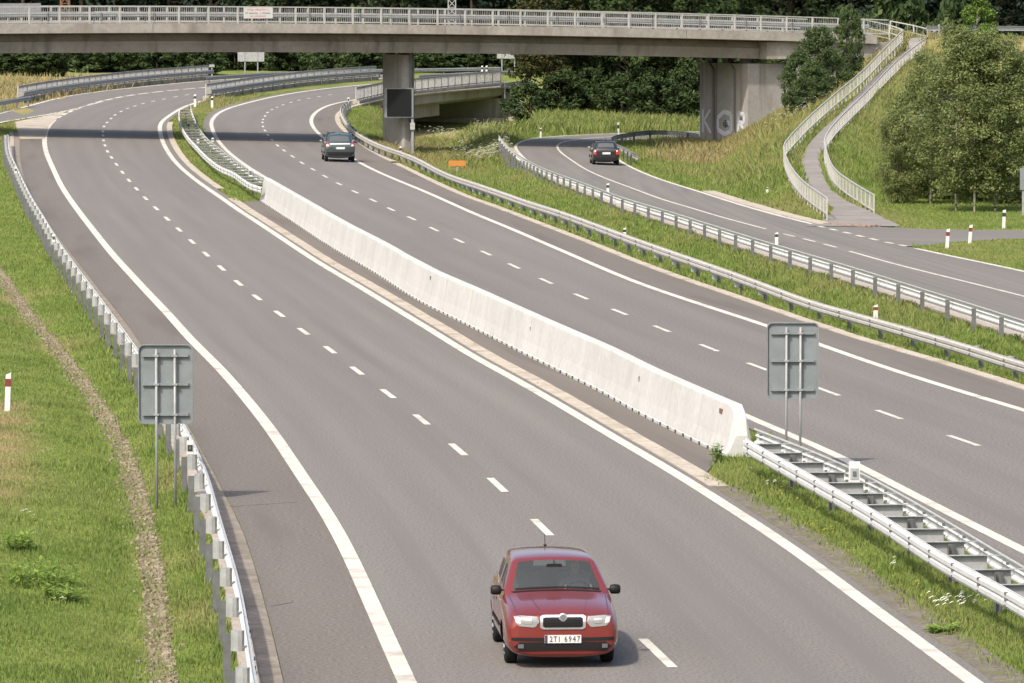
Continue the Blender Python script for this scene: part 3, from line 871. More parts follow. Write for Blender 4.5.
# near double guardrail in the median
def double_rail(label, A, B, s_step, name='double_guardrail', h=.75, plate_kind='cross_plate'):
    o = A[len(A) // 2]
    t = thing(name, label, 'guardrail', o)
    mb = MB(); mb.sweep(A, wbeam(-1, h), closed=True); mb.build('beam', 'galvanised_bright', t, o)
    mb = MB(); mb.sweep(B, wbeam(+1, h), closed=True); mb.build('beam', 'galvanised_bright', t, o)
    n = int(length(A) / s_step)
    LA, LB = length(A), length(B)
    for i in range(n):
        p, a = at_dist(A, (i + .5) / n * LA)
        nv = np.array([math.sin(a), -math.cos(a)])
        Bf = resample(B, .1); rel = Bf[:, :2] - p[:2]
        al = rel @ np.array([math.cos(a), math.sin(a)]); j = int(np.argmin(np.abs(al))); q = Bf[j]
        if abs(al[j]) > .4: continue
        c = (p + q) / 2
        w = np.linalg.norm((q - p)[:2]); ang = math.atan2(q[1] - p[1], q[0] - p[0]) + math.pi / 2
        cp = obj('cross_plate', post_mesh(plate_kind), t, (c[0] - o[0], c[1] - o[1], c[2] - o[2]), ang + math.pi)
        cp.scale = (1, max(.2, (w - .04) / .86), 1)
        if i % 2 == 0:
            obj('post', post_mesh('c_post'), t, (c[0] - o[0] - .07 * math.cos(ang), c[1] - o[1] - .07 * math.sin(ang), c[2] - o[2]), ang + math.pi)
    lm = MB()
    for P, sg in ((A, -1), (B, -1)):
        s = 1.0
        while s < length(P):
            p, a = at_dist(P, s)
            for dz in (.50, .60, .69):
                lm.box((p[0] + sg * .06 * math.sin(a), p[1] - sg * .06 * math.cos(a), p[2] + dz), (.045, .05, .045), a)
            s += 2.0
    stuff(lm.build('bolts', 'galvanised_shaded', t, o))
    return t
_nn = 110
MNr = resample(MN, length(MN) / _nn)[:_nn + 1]; MFr = resample(MF, length(MF) / _nn)[:_nn + 1]
mB = MFr.copy()
double_rail('double steel guardrail with cross plates bolted to the near end of the concrete barrier', MNr, mB, 2.0)
# far double guardrail
DA = curve([(262,187),(252,184),(243,178.5),(233,171.5),(222,167),(208,157),(197,146),(187.5,135.5),(182,126),(179.5,117),(180,108)], h=.75, step=1.0, sm=2)
DB = curve([(268,184),(258,175),(247,168),(236,161),(222,150),(209,140),(199,128),(194,118),(191,110),(190,105)], h=.75, step=1.0, sm=2)
DBr = resample(DB, length(DB) / 60)[:61]; DAr = resample(DA, length(DA) / 60)[:61]
double_rail('double steel guardrail curving through the grassy median past the far end of the concrete barrier', DAr, DBr, 4.0, plate_kind='light_plate')

# ------------------------------------------------------------------ concrete median barrier
BC = offset(BF, .33)
o = BC[0]
bar = thing('concrete_barrier', 'long pale concrete median barrier of joined segments', 'barrier', o)
prof = [(-.33, 0), (-.33, .06), (-.31, .08), (-.24, .36), (-.125, 1.02), (-.105, 1.05), (.105, 1.05), (.125, 1.02), (.24, .36), (.31, .08), (.33, .06), (.33, 0)]
d = np.r_[0, np.cumsum(np.linalg.norm(np.diff(BC, axis=0), axis=1))]
s = 0.0; L = d[-1]; segn = 6.0
notch = MB(); notch.box((0, 0, .035), (.16, .05, .07)); notch_me = notch.build('drain_slot', 'ink_dark', link=False)
i = 0
while s < L - 1:
    e = min(s + segn, L)
    q = np.stack([np.interp(np.linspace(s + (.022 if i else 0), e - .022, 6), d, BC[:, k]) for k in range(3)], 1)
    mb = MB()
    if i == 0:      # sloping end block
        for j, (a, b) in enumerate([(0, 0)]):
            pass
    mb.sweep(q, prof, closed=True, zoff=.02)
    seg = mb.build('barrier_segment', 'barrier_concrete', bar, o)
    ss = s + .5
    while ss < e:
        p, a = at_dist(BC, ss)
        n_ = obj('drain_slot', notch_me, seg, (p[0] - .318 * math.sin(a) - o[0], p[1] + .318 * math.cos(a) - o[1], p[2] - o[2] + .02), a)
        ss += 1.0
    s = e; i += 1
# sloped end block with its anchor plate
p, a = at_dist(BC, 0.0)
fx, fy = -math.cos(a), -math.sin(a)        # towards the near end
rx, ry = math.sin(a), -math.cos(a)
mb = MB(); v = []
for t_, hh in ((0.0, 1.0), (.35, .86), (.55, .42)):
    for sx, z in prof:
        zz = min(z, z * hh if z > .3 else z)
        v.append((p[0] + fx * t_ + rx * sx, p[1] + fy * t_ + ry * sx, p[2] + .02 + zz))
k = len(prof); f = []
for r_ in range(2):
    for j in range(k):
        f.append((r_ * k + j, r_ * k + (j + 1) % k, (r_ + 1) * k + (j + 1) % k, (r_ + 1) * k + j))
f.append(tuple(range(k))[::-1]); f.append(tuple(range(2 * k, 3 * k)))
mb.add(v, f); eb = mb.build('end_block', 'barrier_concrete', bar, o)
pp = at_dist(BC, .9)
mb = MB(); mb.box((pp[0][0] - .14 * math.sin(pp[1]), pp[0][1] + .14 * math.cos(pp[1]), pp[0][2] + .86), (.30, .07, .10), pp[1])
mb.build('anchor_recess', 'mast_orange', bar, o)
for sd, px_ in ((11.5, .75), (30.0, .70), (52, .85)):
    p, a = at_dist(BC, sd)
    mb = MB(); mb.box((p[0] - .175 * math.sin(a), p[1] + .175 * math.cos(a), p[2] + px_), (.10, .03, .12), a); mb.build('reflector', 'reflector', bar, o)

# ------------------------------------------------------------------ railing with thin balusters
def railing(name, label, P, h, spacing, bal=.14, mats='rail_white', rails=(1.0, .12), pw=.09, group=None, bw=.022, s0=0.0, cat='railing', parent=None, rw=None):
    o = P[len(P) // 2]
    t = thing(name, label, cat, o, group=group) if parent is None else parent
    o = np.array(t.location) if parent is not None else o
    rw = rw or pw * .8
    for r in rails:
        mb = MB(); hh = .5 * rw
        mb.sweep(P, [(-hh, -hh), (-hh, hh), (hh, hh), (hh, -hh)], closed=True, zoff=h * r)
        mb.build('rail', mats, t, o)
    mb = MB(); mb.box((0, 0, h / 2 - .1), (pw, pw, h + .2)); pm_ = mb.build('post', mats, link=False)
    L = length(P); s = s0
    while s <= L + .01:
        p, a = at_dist(P, min(s, L))
        obj('post', pm_, t, (p[0] - o[0], p[1] - o[1], p[2] - o[2]), a)
        s += spacing
    if bal:
        mb = MB(); s = bal / 2; b0 = h * min(rails); b1 = h * max(rails)
        while s < L:
            p, a = at_dist(P, s)
            mb.box((p[0], p[1], p[2] + (b0 + b1) / 2), (bw, bw, b1 - b0), a); s += bal
        stuff(mb.build('balusters', mats, t, o))
    return t
railing('path_railing', 'white railing on the bushy side of the footpath climbing the embankment', PL, .95, 1.9, .34, rails=(1.0, .30), pw=.05, bw=.013, rw=.05)
railing('path_railing', 'white railing on the open meadow side of the footpath climbing the embankment', PR, .95, 1.9, .34, rails=(1.0, .30), pw=.05, bw=.013, rw=.05)

# ------------------------------------------------------------------ the overpass
def UV(u, v, z): 
    q = U0 + UD * u + VD * v
    return np.array([q[0], q[1], z])
UMIN, UAB = -22.0, 53.5
ovo = UV(20, 5, 0.0)
ov = thing('road_overpass', 'concrete road overpass with white railing spanning both carriageways', 'bridge', ovo)
us = np.linspace(UMIN, 62, 43)
def deckpart(name, prof, mat, u0=UMIN, u1=62.0, parent=ov):
    """profile in (v, height relative to deck top) carried along the deck"""
    ul = np.linspace(u0, u1, max(3, int((u1 - u0) / 2)))
    mb = MB(); v = []; k = len(prof)
    for u in ul:
        zz = float(deck_z(u))
        for a, b in prof: v.append(UV(u, a, zz + b))
    f = []
    for i in range(len(ul) - 1):
        for j in range(k):
            f.append((i * k + j, i * k + (j + 1) % k, (i + 1) * k + (j + 1) % k, (i + 1) * k + j))
    f.append(tuple(range(k))[::-1]); f.append(tuple((len(ul) - 1) * k + j for j in range(k)))
    mb.add(v, f)
    return mb.build(name, mat, parent, ovo)
deckpart('deck_slab', [(.03, -.50), (.03, -.06), (9.97, -.06), (9.97, -.50), (8.2, -.62), (1.8, -.62)], 'bridge_concrete')
deckpart('fascia', [(0, -.54), (0, .02), (.42, .02), (.42, -.055), (.028, -.055), (.028, -.54)], 'fascia_concrete')
deckpart('fascia', [(10, -.54), (10, .02), (9.58, .02), (9.58, -.055), (9.972, -.055), (9.972, -.54)], 'fascia_concrete')
deckpart('girder', [(1.55, -.63), (1.30, -1.02), (1.22, -1.05), (1.35, -1.72), (8.65, -1.72), (8.78, -1.05), (8.70, -1.02), (8.45, -.63)], 'bridge_concrete', u1=UAB + .3)
deckpart('road_surface', [(.45, -.055), (.45, -.03), (9.55, -.03), (9.55, -.055)], 'asphalt_side', u1=62)
# safety beam and its posts behind the near railing
def lineU(v, z, u0=UMIN, u1=63.0, st=1.0):
    ul = np.arange(u0, u1, st)
    return np.array([[*(U0 + UD * u + VD * v), float(deck_z(u)) + z] for u in ul])
mb = MB(); mb.sweep(lineU(.95, -.03), wbeam(+1, .72), closed=True); mb.build('safety_beam', 'galvanised', ov, ovo)
mb = MB(); mb.sweep(lineU(9.05, -.03), wbeam(-1, .72), closed=True); mb.build('safety_beam', 'galvanised', ov, ovo)
mbp = MB(); mbp.box((0, 0, .33), (.08, .12, .70)); bpost = mbp.build('beam_post', 'galvanised_shaded', link=False)
for v in (.80, 9.2):
    for u in np.arange(UMIN + 1, 62, 3.5):
        q = UV(u, v, float(deck_z(u)) - .03) - ovo
        obj('beam_post', bpost, ov, q, UA)
# railings: posts are parts of their own
for v, nm in ((.20, 'near'), (9.8, 'far')):
    P = lineU(v, .02, UMIN, 63.2)
    railing('x', '', P, 1.0, 1.97, .135 if v < 1 else .16, 'rail_white', (1.0, .10), .10, parent=ov, s0=.35, bw=.012, rw=.07)
# expansion joints in the fascia as thin dark gaps
for u in (10.0, 30.0, 47.5):
    mb = MB(); q = UV(u, -.004, float(deck_z(u)) - .26); mb.box(q, (.03, .012, .52), UA); mb.build('expansion_gap', 'lead_grey', ov, ovo)
# pier with capital, drain pipe
pu = 28.8
pz = float(deck_z(pu)) - 1.72
c = UV(pu, 4.6, 0); 
mb = MB(); base = T(c[0], c[1]) - 1.5
def prism_uv(mb, pts, zlo, zhi, m=0):
    k = len(pts); v = [UV(a, b, zlo) for a, b in pts] + [UV(a, b, zhi) for a, b in pts]
    mb.add(v, [tuple(range(k))[::-1], tuple(range(k, 2 * k))] + [(i, (i + 1) % k, k + (i + 1) % k, k + i) for i in range(k)], m)
prism_uv(mb, [(pu - .40, 2.6), (pu - .30, 2.5), (pu + .30, 2.5), (pu + .40, 2.6), (pu + .40, 5.1), (pu + .30, 5.2), (pu - .30, 5.2), (pu - .40, 5.1)], base, pz - .12)
mb.build('pier', 'pier_concrete', ov, ovo)
mb = MB(); 
for vv in (3.0, 4.6): prism_uv(mb, [(pu - .25, vv), (pu + .25, vv), (pu + .25, vv + .5), (pu - .25, vv + .5)], pz - .14, pz + .02)
mb.build('bearing', 'lead_grey', ov, ovo)
mb = MB(); mb.tube([UV(pu + .1, 2.38, pz + .2), UV(pu + .1, 2.38, base)], .07, 8); mb.build('drain_pipe', 'lead_grey', ov, ovo)
mb = MB(); mb.tube([UV(pu + .30, 2.40, pz + .2), UV(pu + .30, 2.40, base)], .05, 8); mb.build('drain_pipe', 'galvanised_shaded', ov, ovo)
# another pier out of the frame carries the other end
pz2 = float(deck_z(-12)) - 1.72; c2 = UV(-12, 4.6, 0); b2 = T(c2[0], c2[1]) - 1.5
mb = MB(); prism_uv(mb, [(-12.4, 2.6), (-12.3, 2.5), (-11.7, 2.5), (-11.6, 2.6), (-11.6, 5.1), (-11.7, 5.2), (-12.3, 5.2), (-12.4, 5.1)], b2, pz2 + .02); mb.build('pier', 'pier_concrete', ov, ovo)
# abutment: front wall, bearing shelf, back block and return wall
az = float(deck_z(UAB)) - 1.72
ab0 = T(*UV(UAB + 1, 1, 0)[:2]) - 2.5
mb = MB(); prism_uv(mb, [(UAB - .55, 1.3), (UAB + 2.2, 1.3), (UAB + 2.2, 7.1), (UAB - .55, 7.1)], ab0, az - .32); mb.build('abutment_wall', 'pier_concrete', ov, ovo)
mb = MB(); prism_uv(mb, [(UAB + .35, .45), (UAB + 3.1, .45), (UAB + 3.1, 9.5), (UAB + .35, 9.5)], az - .02, float(deck_z(UAB)) - .63); mb.build('end_block', 'fascia_concrete', ov, ovo)
mb = MB()
for vv in (2.0, 4.0, 6.0): prism_uv(mb, [(UAB - .35, vv), (UAB + .1, vv), (UAB + .1, vv + .6), (UAB - .35, vv + .6)], az - .33, az + .02)
mb.build('bearing', 'lead_grey', ov, ovo)
mb = MB(); prism_uv(mb, [(UAB + 2.205, .62), (UAB + 8.5, .62), (UAB + 8.5, 1.1), (UAB + 2.205, 1.1)], ab0, az - .025); mb.build('return_wall', 'pier_concrete', ov, ovo)
mb = MB(); prism_uv(mb, [(UAB + 3.105, .3), (UAB + 10.5, .3), (UAB + 10.5, 1.1), (UAB + 3.105, 1.1)], az - .02, float(deck_z(UAB + 5)) - .56); mb.build('return_wall', 'fascia_concrete', ov, ovo)
# pale chute of concrete beside the wall
mb = MB(); prism_uv(mb, [(UAB + 4.0, .0), (UAB + 5.0, .0), (UAB + 5.0, .6), (UAB + 4.0, .6)], ab0, az - 1.1); mb.build('chute', 'barrier_concrete', ov, ovo)
# pilaster edges and drain pipes on the front wall
for vv, r_, m_ in ((2.75, .05, 'lead_grey'), (5.3, .08, 'lead_grey')):
    mb = MB(); mb.tube([UV(UAB - .5, vv + .8, az - .25), UV(UAB - .66, vv, az - .75), UV(UAB - .66, vv, ab0)], r_, 8, 0); mb.build('drain_pipe', m_, ov, ovo)
for vv in (5.0,):
    mb = MB(); prism_uv(mb, [(UAB - .575, vv), (UAB - .55, vv), (UAB - .55, vv + .05), (UAB - .575, vv + .05)], ab0, az - .33); mb.build('wall_joint', 'lead_grey', ov, ovo)
# spray-painted letters on the front wall (strokes laid on the concrete)
def strokes(segs, v0, zb, sx, sz, w, mat, name):
    mb = MB()
    for (a, b), (c_, d_) in segs:
        mb.bar(UV(UAB - .565, v0 - a * sx, zb + b * sz), UV(UAB - .565, v0 - c_ * sx, zb + d_ * sz), w, .02, up=tuple([*(-UD), 0]))
    mb.build(name, mat, ov, ovo)
gz = 9.75 - (133 + 15) * 342 / F
strokes([((0, 0), (0, 1)), ((0, .45), (.75, 1)), ((.15, .5), (.8, 0))], 6.7, gz, 1.2, 1.5, .17, 'graffiti', 'graffiti')
strokes([((.9, .9), (.45, 1)), ((.45, 1), (.05, .7)), ((.05, .7), (.05, .2)), ((.05, .2), (.5, 0)), ((.5, 0), (.9, .15)), ((.9, .15), (.9, .5)), ((.9, .5), (.5, .5)), ((.9, .9), (.9, .5))], 5.0, gz - .05, 1.9, 1.45, .30, 'graffiti', 'graffiti')
strokes([((.1, 0), (.1, 1)), ((.1, 1), (.8, .95)), ((.8, .95), (.8, .5)), ((.8, .5), (.1, .5)), ((.3, .5), (.85, 0))], 2.55, gz + .15, 1.0, 1.2, .22, 'graffiti', 'graffiti')
strokes([((.55, .3), (.55, .62)), ((.4, .45), (.7, .45))], 5.0, gz - .05, 1.9, 1.45, .24, 'graffiti_dark', 'graffiti_shade')
strokes([((.35, .72), (.6, .72))], 2.55, gz + .15, 1.0, 1.2, .2, 'graffiti_dark', 'graffiti_shade')
# end of the parapet that turns down to the footpath
tr = np.array([GD(843, 18, 344.5), GD(868, 20.5, 346), GD(893, 26, 346.5), GD(903, 30, 345.2)]); tr[:, 2] -= 1.0
railing('path_railing', 'short white railing joining the overpass parapet to the top of the footpath', resample(tr, .8), 1.0, 1.9, .9, rails=(1.0, .5, .12), pw=.08, bw=.02)
tr = np.array([GD(890.5, 21, 356), GD(914, 25.5, 355), GD(935, 31, 352.2)]); tr[:, 2] -= 1.0
railing('path_railing', 'short white railing closing the top of the footpath beside the reddish dry weeds', resample(tr, .8), 1.0, 1.9, .9, rails=(1.0, .5, .12), pw=.08, bw=.02)
# approach guardrail on the embankment
og = lineU(.95, -.03, 66.5, 110)
og[:, 2] = terrain(og[:, 0], og[:, 1])
t = thing('guardrail', 'steel guardrail on top of the embankment behind the birch trees', 'guardrail', og[10])
mb = MB(); mb.sweep(og, wbeam(-1, .85), closed=True); mb.build('beam', 'galvanised', t, og[10])
for s in np.arange(1, length(og), 4):
    p, a = at_dist(og, s); mb = MB(); mb.box((p[0], p[1], p[2] + .35), (.1, .1, 1.2), a); mb.build('post', 'rail_grey', t, og[10])

# banner on the near parapet
def text_mesh(txt, size, mat, extrude=.004, align='CENTER'):
    cu = bpy.data.curves.new('txt', 'FONT'); cu.body = txt; cu.size = size; cu.extrude = extrude; cu.align_x = align; cu.align_y = 'CENTER'
    cu.resolution_u = 2
    ob = bpy.data.objects.new('txt', cu); COL.objects.link(ob)
    dg = bpy.context.evaluated_depsgraph_get(); dg.update()
    me = bpy.data.meshes.new_from_object(ob.evaluated_get(dg))
    bpy.data.objects.remove(ob); bpy.data.curves.remove(cu)
    me.materials.clear(); me.materials.append(MATS[mat])
    return me
def u_at_px(px):
    lo, hi_ = -20.0, 62.0
    for _ in range(40):
        m_ = (lo + hi_) / 2; q = UV(m_, 0, 7.5)
        if project(q)[0] < px: lo = m_
        else: hi_ = m_
    return lo
ub0, ub1 = u_at_px(244.5), u_at_px(273.5)
um = (ub0 + ub1) / 2; c = UV(um, .10, float(deck_z(um)) + .66)
ban = thing('banner', 'small white banner with red and dark writing tied to the overpass railing', 'banner', c, UA)
mb = MB(); mb.box((0, 0, 0), (ub1 - ub0, .02, .66)); mb.build('cloth', 'post_white', ban)
for z, n_, mt, hh in ((.20, 19, 'ink_red', .11), (-.02, 22, 'ink_dark', .09), (-.2, 14, 'ink_red', .09)):      # rows of lettering too small to read
    mb = MB(); wl_ = (ub1 - ub0) * .86; x = -wl_ / 2 * (n_ / 22)
    for i in range(n_):
        w_ = wl_ / 22 * random.uniform(.45, .7)
        if random.random() > .14:
            mb.box((x, -.012, z), (.022, .006, hh)); mb.box((x + w_ * .6, -.012, z + random.choice((-.4, 0, .4)) * hh), (w_, .005, .022))
        x += wl_ / 22
    mb.build('lettering', mt, ban)
# signs behind the railing, seen from the back
def bridge_plate(pxa, pxb, pya, pyb, v, label, name='road_sign', mat='rail_grey'):
    u1, u2 = u_at_px(pxa), u_at_px(pxb); um = (u1 + u2) / 2
    q = UV(um, v, 0); s = F / q[1]
    zt = CH - (pya + 15) / s; zb = CH - (pyb + 15) / s
    dz_ = float(deck_z(um)) - .03
    t = thing(name, label, 'sign', (q[0], q[1], dz_), UA)
    mb = MB(); mb.box((0, 0, (zt + zb) / 2 - dz_), ((u2 - u1), .03, zt - zb)); mb.build('panel', mat, t)
    for sx in (-.3, .3):
        mb = MB(); mb.box((sx * (u2 - u1), .045, (zt - dz_) / 2 - .05), (.07, .06, zt - dz_ - .1)); mb.build('post', 'rail_grey', t)
    return t
bridge_plate(13.5, 54.5, 3.2, 15, 1.9, 'wide grey back of a direction sign behind the overpass railing', mat='galvanised')
bridge_plate(106, 135, 11.3, 15, 1.6, 'narrow pale road sign board low behind the overpass railing', mat='post_white')

# ------------------------------------------------------------------ variable message panel on its own mast
mp = GD(412.5, 157, 327.5); mz = T(mp[0], mp[1])
vms = thing('message_sign', 'switched-off dark message panel in a grey frame in front of the overpass pier', 'sign', (mp[0], mp[1], mz))
s = F / 327.5
def lp(px, py): q = GD(px, py, 327.5); return q[0] - mp[0], q[2] - mz
x0_, zt_ = lp(384.5, 88); x1_, zb_ = lp(413.5, 117.5)
mb = MB(); mb.box(((x0_ + x1_) / 2, .0, (zt_ + zb_) / 2), (x1_ - x0_, .22, zt_ - zb_)); mb.build('housing', 'sign_back', vms)
xa, za = lp(387, 89); xb, zb2 = lp(411.5, 116.5)
mb = MB(); mb.box(((xa + xb) / 2, -.125, (za + zb2) / 2), (xb - xa, .03, za - zb2))
mb.build('screen', 'screen', vms)
sm_ = MB()
for i in range(1, 8):
    xx = xa + (xb - xa) * i / 8; sm_.box((xx, -.1425, (za + zb2) / 2), (.012, .006, za - zb2 - .02))
sm_.build('screen_ribs', 'screen', vms)
mb = MB(); mb.box((0, .05, zb_ / 2 - .2), (.14, .14, zb_ + .3)); mb.box((x0_ + .25, .05, zb_ / 2), (.08, .08, .01)); mb.build('mast', 'sign_post', vms)
mb = MB(); mb.box((0, -.06, zb_ * .78), (.30, .16, .42)); mb.build('control_box', 'rail_grey', vms)

# ------------------------------------------------------------------ sign backs beside and between the roads
def sign_back(label, x0, x1, yt, yb, posts, ybase, h=0.0):
    b = G((posts[0] + posts[1]) / 2, ybase, 0, terrain); Y = b[1]; s = F / Y
    t = thing('road_sign', label, 'sign', b)
    X0 = GD(x0, yt, Y); X1 = GD(x1, yb, Y)
    w = X1[0] - X0[0]; hh = X0[2] - X1[2]; cx = (X0[0] + X1[0]) / 2 - b[0]; cz = (X0[2] + X1[2]) / 2 - b[2]
    # panel with rounded corners and a folded rim
    r = .10; pts = []
    for sx, sz, a0 in ((1, 1, 0), (-1, 1, 90), (-1, -1, 180), (1, -1, 270)):
        for k_ in range(5):
            a = math.radians(a0 + 22.5 * k_); pts.append((cx + sx * (w / 2 - r) + r * math.cos(a), cz + sz * (hh / 2 - r) + r * math.sin(a)))
    mb = MB(); k = len(pts)
    mb.add([(x, .05, z) for x, z in pts] + [(x, .065, z) for x, z in pts], [tuple(range(k))[::-1], tuple(range(k, 2 * k))] + [(i, (i + 1) % k, k + (i + 1) % k, k + i) for i in range(k)])
    mb.build('panel', 'sign_back', t)
    mb = MB(); inn = [(cx + (x - cx) * .965, cz + (z - cz) * .975) for x, z in pts]
    v = [(x, .0, z) for x, z in pts] + [(x, .048, z) for x, z in pts] + [(x, .0, z) for x, z in inn] + [(x, .048, z) for x, z in inn]
    f = []
    for i in range(k):
        j = (i + 1) % k
        f += [(i, j, k + j, k + i), (2 * k + i, 3 * k + i, 3 * k + j, 2 * k + j), (i, 2 * k + i, 2 * k + j, j)]
    mb.add(v, f); mb.build('rim', 'sign_back', t)
    for fz in (.36, 0, -.38):
        mb = MB(); mb.box((cx, .02, cz + fz * hh), (w * .84, .055, .05)); mb.build('stiffener', 'sign_back', t)
    for px in posts:
        q = GD(px, ybase, Y)[0] - b[0]
        zl = T(b[0] + q, b[1]) - b[2] - .35
        mb = MB(); mb.tube([(q, -.035, zl), (q, -.035, cz + hh * .44)], .026, 10); mb.build('post', 'sign_post', t, smooth=True)
        mb = MB()
        for fz in (.36, 0, -.38): mb.box((q, -.035, cz + fz * hh), (.10, .075, .035))
        mb.build('clamp', 'sign_post', t)
    return t
sign_back('grey back of a two-post road sign standing in the grass bank behind the guardrail', 138, 193, 344.5, 424, (157, 175.5), 508)
sign_back('grey back of a two-post road sign standing inside the median double guardrail', 767, 818.5, 322.5, 399, (786, 800), 470)

def small_sign(label, px, pyt, pyb, w_px, ybase, posts, mat, d, cat='sign', name='road_sign', pm='sign_post'):
    b = GD(px, ybase, d); zz = T(b[0], b[1]); t = thing(name, label, cat, (b[0], b[1], zz))
    s = F / d; top = GD(px, pyt, d)[2] - zz; bot = GD(px, pyb, d)[2] - zz; w = w_px / s
    mb = MB(); mb.box((0, 0, (top + bot) / 2), (w, .04, top - bot)); mb.build('panel', mat, t)
    for q in posts:
        mb = MB(); mb.box((q * w, .06, top / 2 - .2), (.10, .07, top + .35)); mb.build('post', pm, t)
    if posts and w > 1.2:
        mb = MB()
        for q in posts: mb.box((q * w, -.03, (top + bot) / 2), (.10, .03, (top - bot) * .95))
        mb.build('stiffener', pm, t)
    return t
small_sign('pale back of a wide two-post sign beyond the far curve', 251, 50, 61.5, 26.5, 72, (-.23, .25), 'galvanised', 440)
small_sign('small pale sign back on one thin post at the end of the bridge parapet', 211.8, 64.5, 67.0, 5.5, 72, (0,), 'galvanised', 432)
small_sign('pale sign back beside the dark reddish tree beyond the small bridge', 508, 52, 58.5, 22, 68, (-.28, .3), 'galvanised', 455)
small_sign('tall grey sign pole by the branch road next to the red and white board', 1023, 168, 190, 7, 249, (.0,), 'sign_back', 224)
t = small_sign('low red and white board beside the branch road', 1020, 220, 227.5, 18, 229.5, (-.3, .3), 'post_white', 232, cat='board', name='marker_board')
zz = GD(1020, 221, 232)[2] - t.location.z
mb = MB(); mb.box((0, -.025, zz - .03), (18 / (F / 232), .012, .07)); mb.build('stripe', 'sign_red', t)
t = small_sign('small orange plate on a thin stake in the dry verge', 457, 160.5, 166, 17, 176, (.0,), 'orange', 301, cat='plate', name='marker_plate')

# ------------------------------------------------------------------ delineator posts
def delineator(label, px, pyt, pyb, band, d=None, group=None, lean=0.0, w=.12):
    b = G(px, pyb, 0, terrain) if d is None else GD(px, pyb, d)
    Y = b[1]; zz = T(b[0], Y)
    top = GD(px, pyt, Y)[2] - zz
    t = thing('delineator_post', label, 'post', (b[0], Y, zz), group=group)
    mb = MB(); 
    v = [(-w / 2, -.05, -.2), (w / 2, -.05, -.2), (w / 2, .05, -.2), (-w / 2, .05, -.2), (-w / 2, -.05, top - .05), (w / 2, -.05, top), (w / 2, .05, top), (-w / 2, .05, top - .05)]
    v = [(x + lean * max(z, 0), y, z) for x, y, z in v]
    mb.add(v, [(0, 3, 2, 1), (4, 5, 6, 7), (0, 1, 5, 4), (1, 2, 6, 5), (2, 3, 7, 6), (3, 0, 4, 7)]); mb.build('body', 'post_white', t)
    hb = top * .20; zc = top * .74
    mb = MB(); mb.box((lean * zc, 0, zc), (w + .008, .108, hb)); mb.build('band', {'r': 'post_red', 'k': 'post_black'}[band], t)
    return t
delineator('white delineator post with dark red band on the left grass bank', 7, 372.5, 411, 'r', lean=.05)
delineator('white post with dark red band at the junction corner beside the side road', 946.5, 228.5, 249, 'r', lean=.08)
delineator('leaning white post with dark red band on the branch road side of the junction grass', 969, 224.5, 244, 'r', lean=.10)
delineator('white post with black band on the far branch road edge under the birches', 1003.5, 209.5, 229, 'k', lean=.03)
for lb, px, a, b, c_, d_ in [('small white post with dark top left of the black car behind the side road bend', 540.5, 127.5, 138, 'k', None),
                             ('leaning white post by the guardrail end behind the black car', 619.5, 122, 140, 'k', None),
                             ('small white post among the meadow weeds right of the side road', 767, 187, 193.5, 'k', None)]:
    delineator(lb, px, a, b, c_, d_, lean=-.1 if px == 619.5 else .02)
delineator('white post with dark head behind the side road guardrail opposite the footpath mouth', 776.5, 232, 245.5, 'k')
delineator('white post behind the side road guardrail near the guardrail end, below the black car', 607.8, 183, 196, 'k')
delineator('white post with red band on the grass strip behind the verge guardrail', 875.5, 304.5, 320, 'r', w=.13)
delineator('white post with pale band peeking over the verge guardrail', 624.5, 227.5, 240, 'k', w=.12)
delineator('low white post at the foot of the overpass pier behind the verge guardrail', 400.5, 146, 158, 'k', 309)
for px in (482, 486.5): delineator('tiny white post on the far grass beyond the small bridge', px, 65.5, 70.5, 'k', 452, 'pair of posts on the far grass', w=.16)
for px, a, b, d_, lb in [(195, 94, 103, 372, 'white post in the weedy median tip beside the near carriageway'), (212, 96, 102, 372, 'white post in the weedy median tip beside the bridge parapet')]:
    delineator(lb, px, a, b, 'k', d_, w=.16)
def rail_reflector(label, P, px, h=.30, off=0.0, band='post_black', w=.16):
    # box-shaped reflector post clipped on a guardrail, put where the rail passes the picture column
    X_, Y_ = project(P + np.array([0, 0, .75])); i = int(np.argmin(np.abs(X_ - px)))
    p = P[i]; n_, _ = normals2(P)
    b = np.array([p[0] + n_[i, 0] * off, p[1] + n_[i, 1] * off, p[2] + .66])
    t = thing('rail_delineator', label, 'reflector', b)
    mb = MB(); mb.box((0, 0, (h + .09) / 2), (w, .11, h + .09)); mb.build('body', 'post_white' if band == 'post_black' else 'galvanised_bright', t)
    mb = MB(); mb.box((0, -.060, .07 + h * .42), (w * .76, .014, h * .60)); mb.build('band', band, t)
    mb = MB(); mb.box((0, -.072, .07 + h * .42), (w * .34, .012, h * .28)); mb.build('reflector', 'reflector', t)
    return t
rail_reflector('white reflector box with black patch on the left guardrail beside the two-post sign', GL, 196, .20, -.12, w=.13)
rail_reflector('small reflector box on the middle stretch of the left guardrail', GL, 57, .18, -.12, w=.11)
rail_reflector('small reflector box near the far end of the left guardrail by the gore', GL, 18.5, .18, -.12, w=.11)
rail_reflector('grey reflector box on the median double guardrail right of the two-post sign', (MNr + mB) / 2, 851, .34, .1, 'galvanised', .20)
rail_reflector('grey reflector box on the far double guardrail next to the barrier end', (DAr + DBr) / 2, 249, .32, .1, 'galvanised_shaded', .16)
rail_reflector('white reflector box on the near beam of the far double guardrail', (DAr + DBr) / 2, 201, .14, -.2, 'galvanised_shaded', .14)
rail_reflector('white reflector box on the outer beam of the far double guardrail', DBr, 209, .14, .2, 'galvanised_shaded', .14)
rail_reflector('dark-capped reflector box where the verge guardrail bends behind the grey-green car', RG, 347, .25, .1, w=.14)

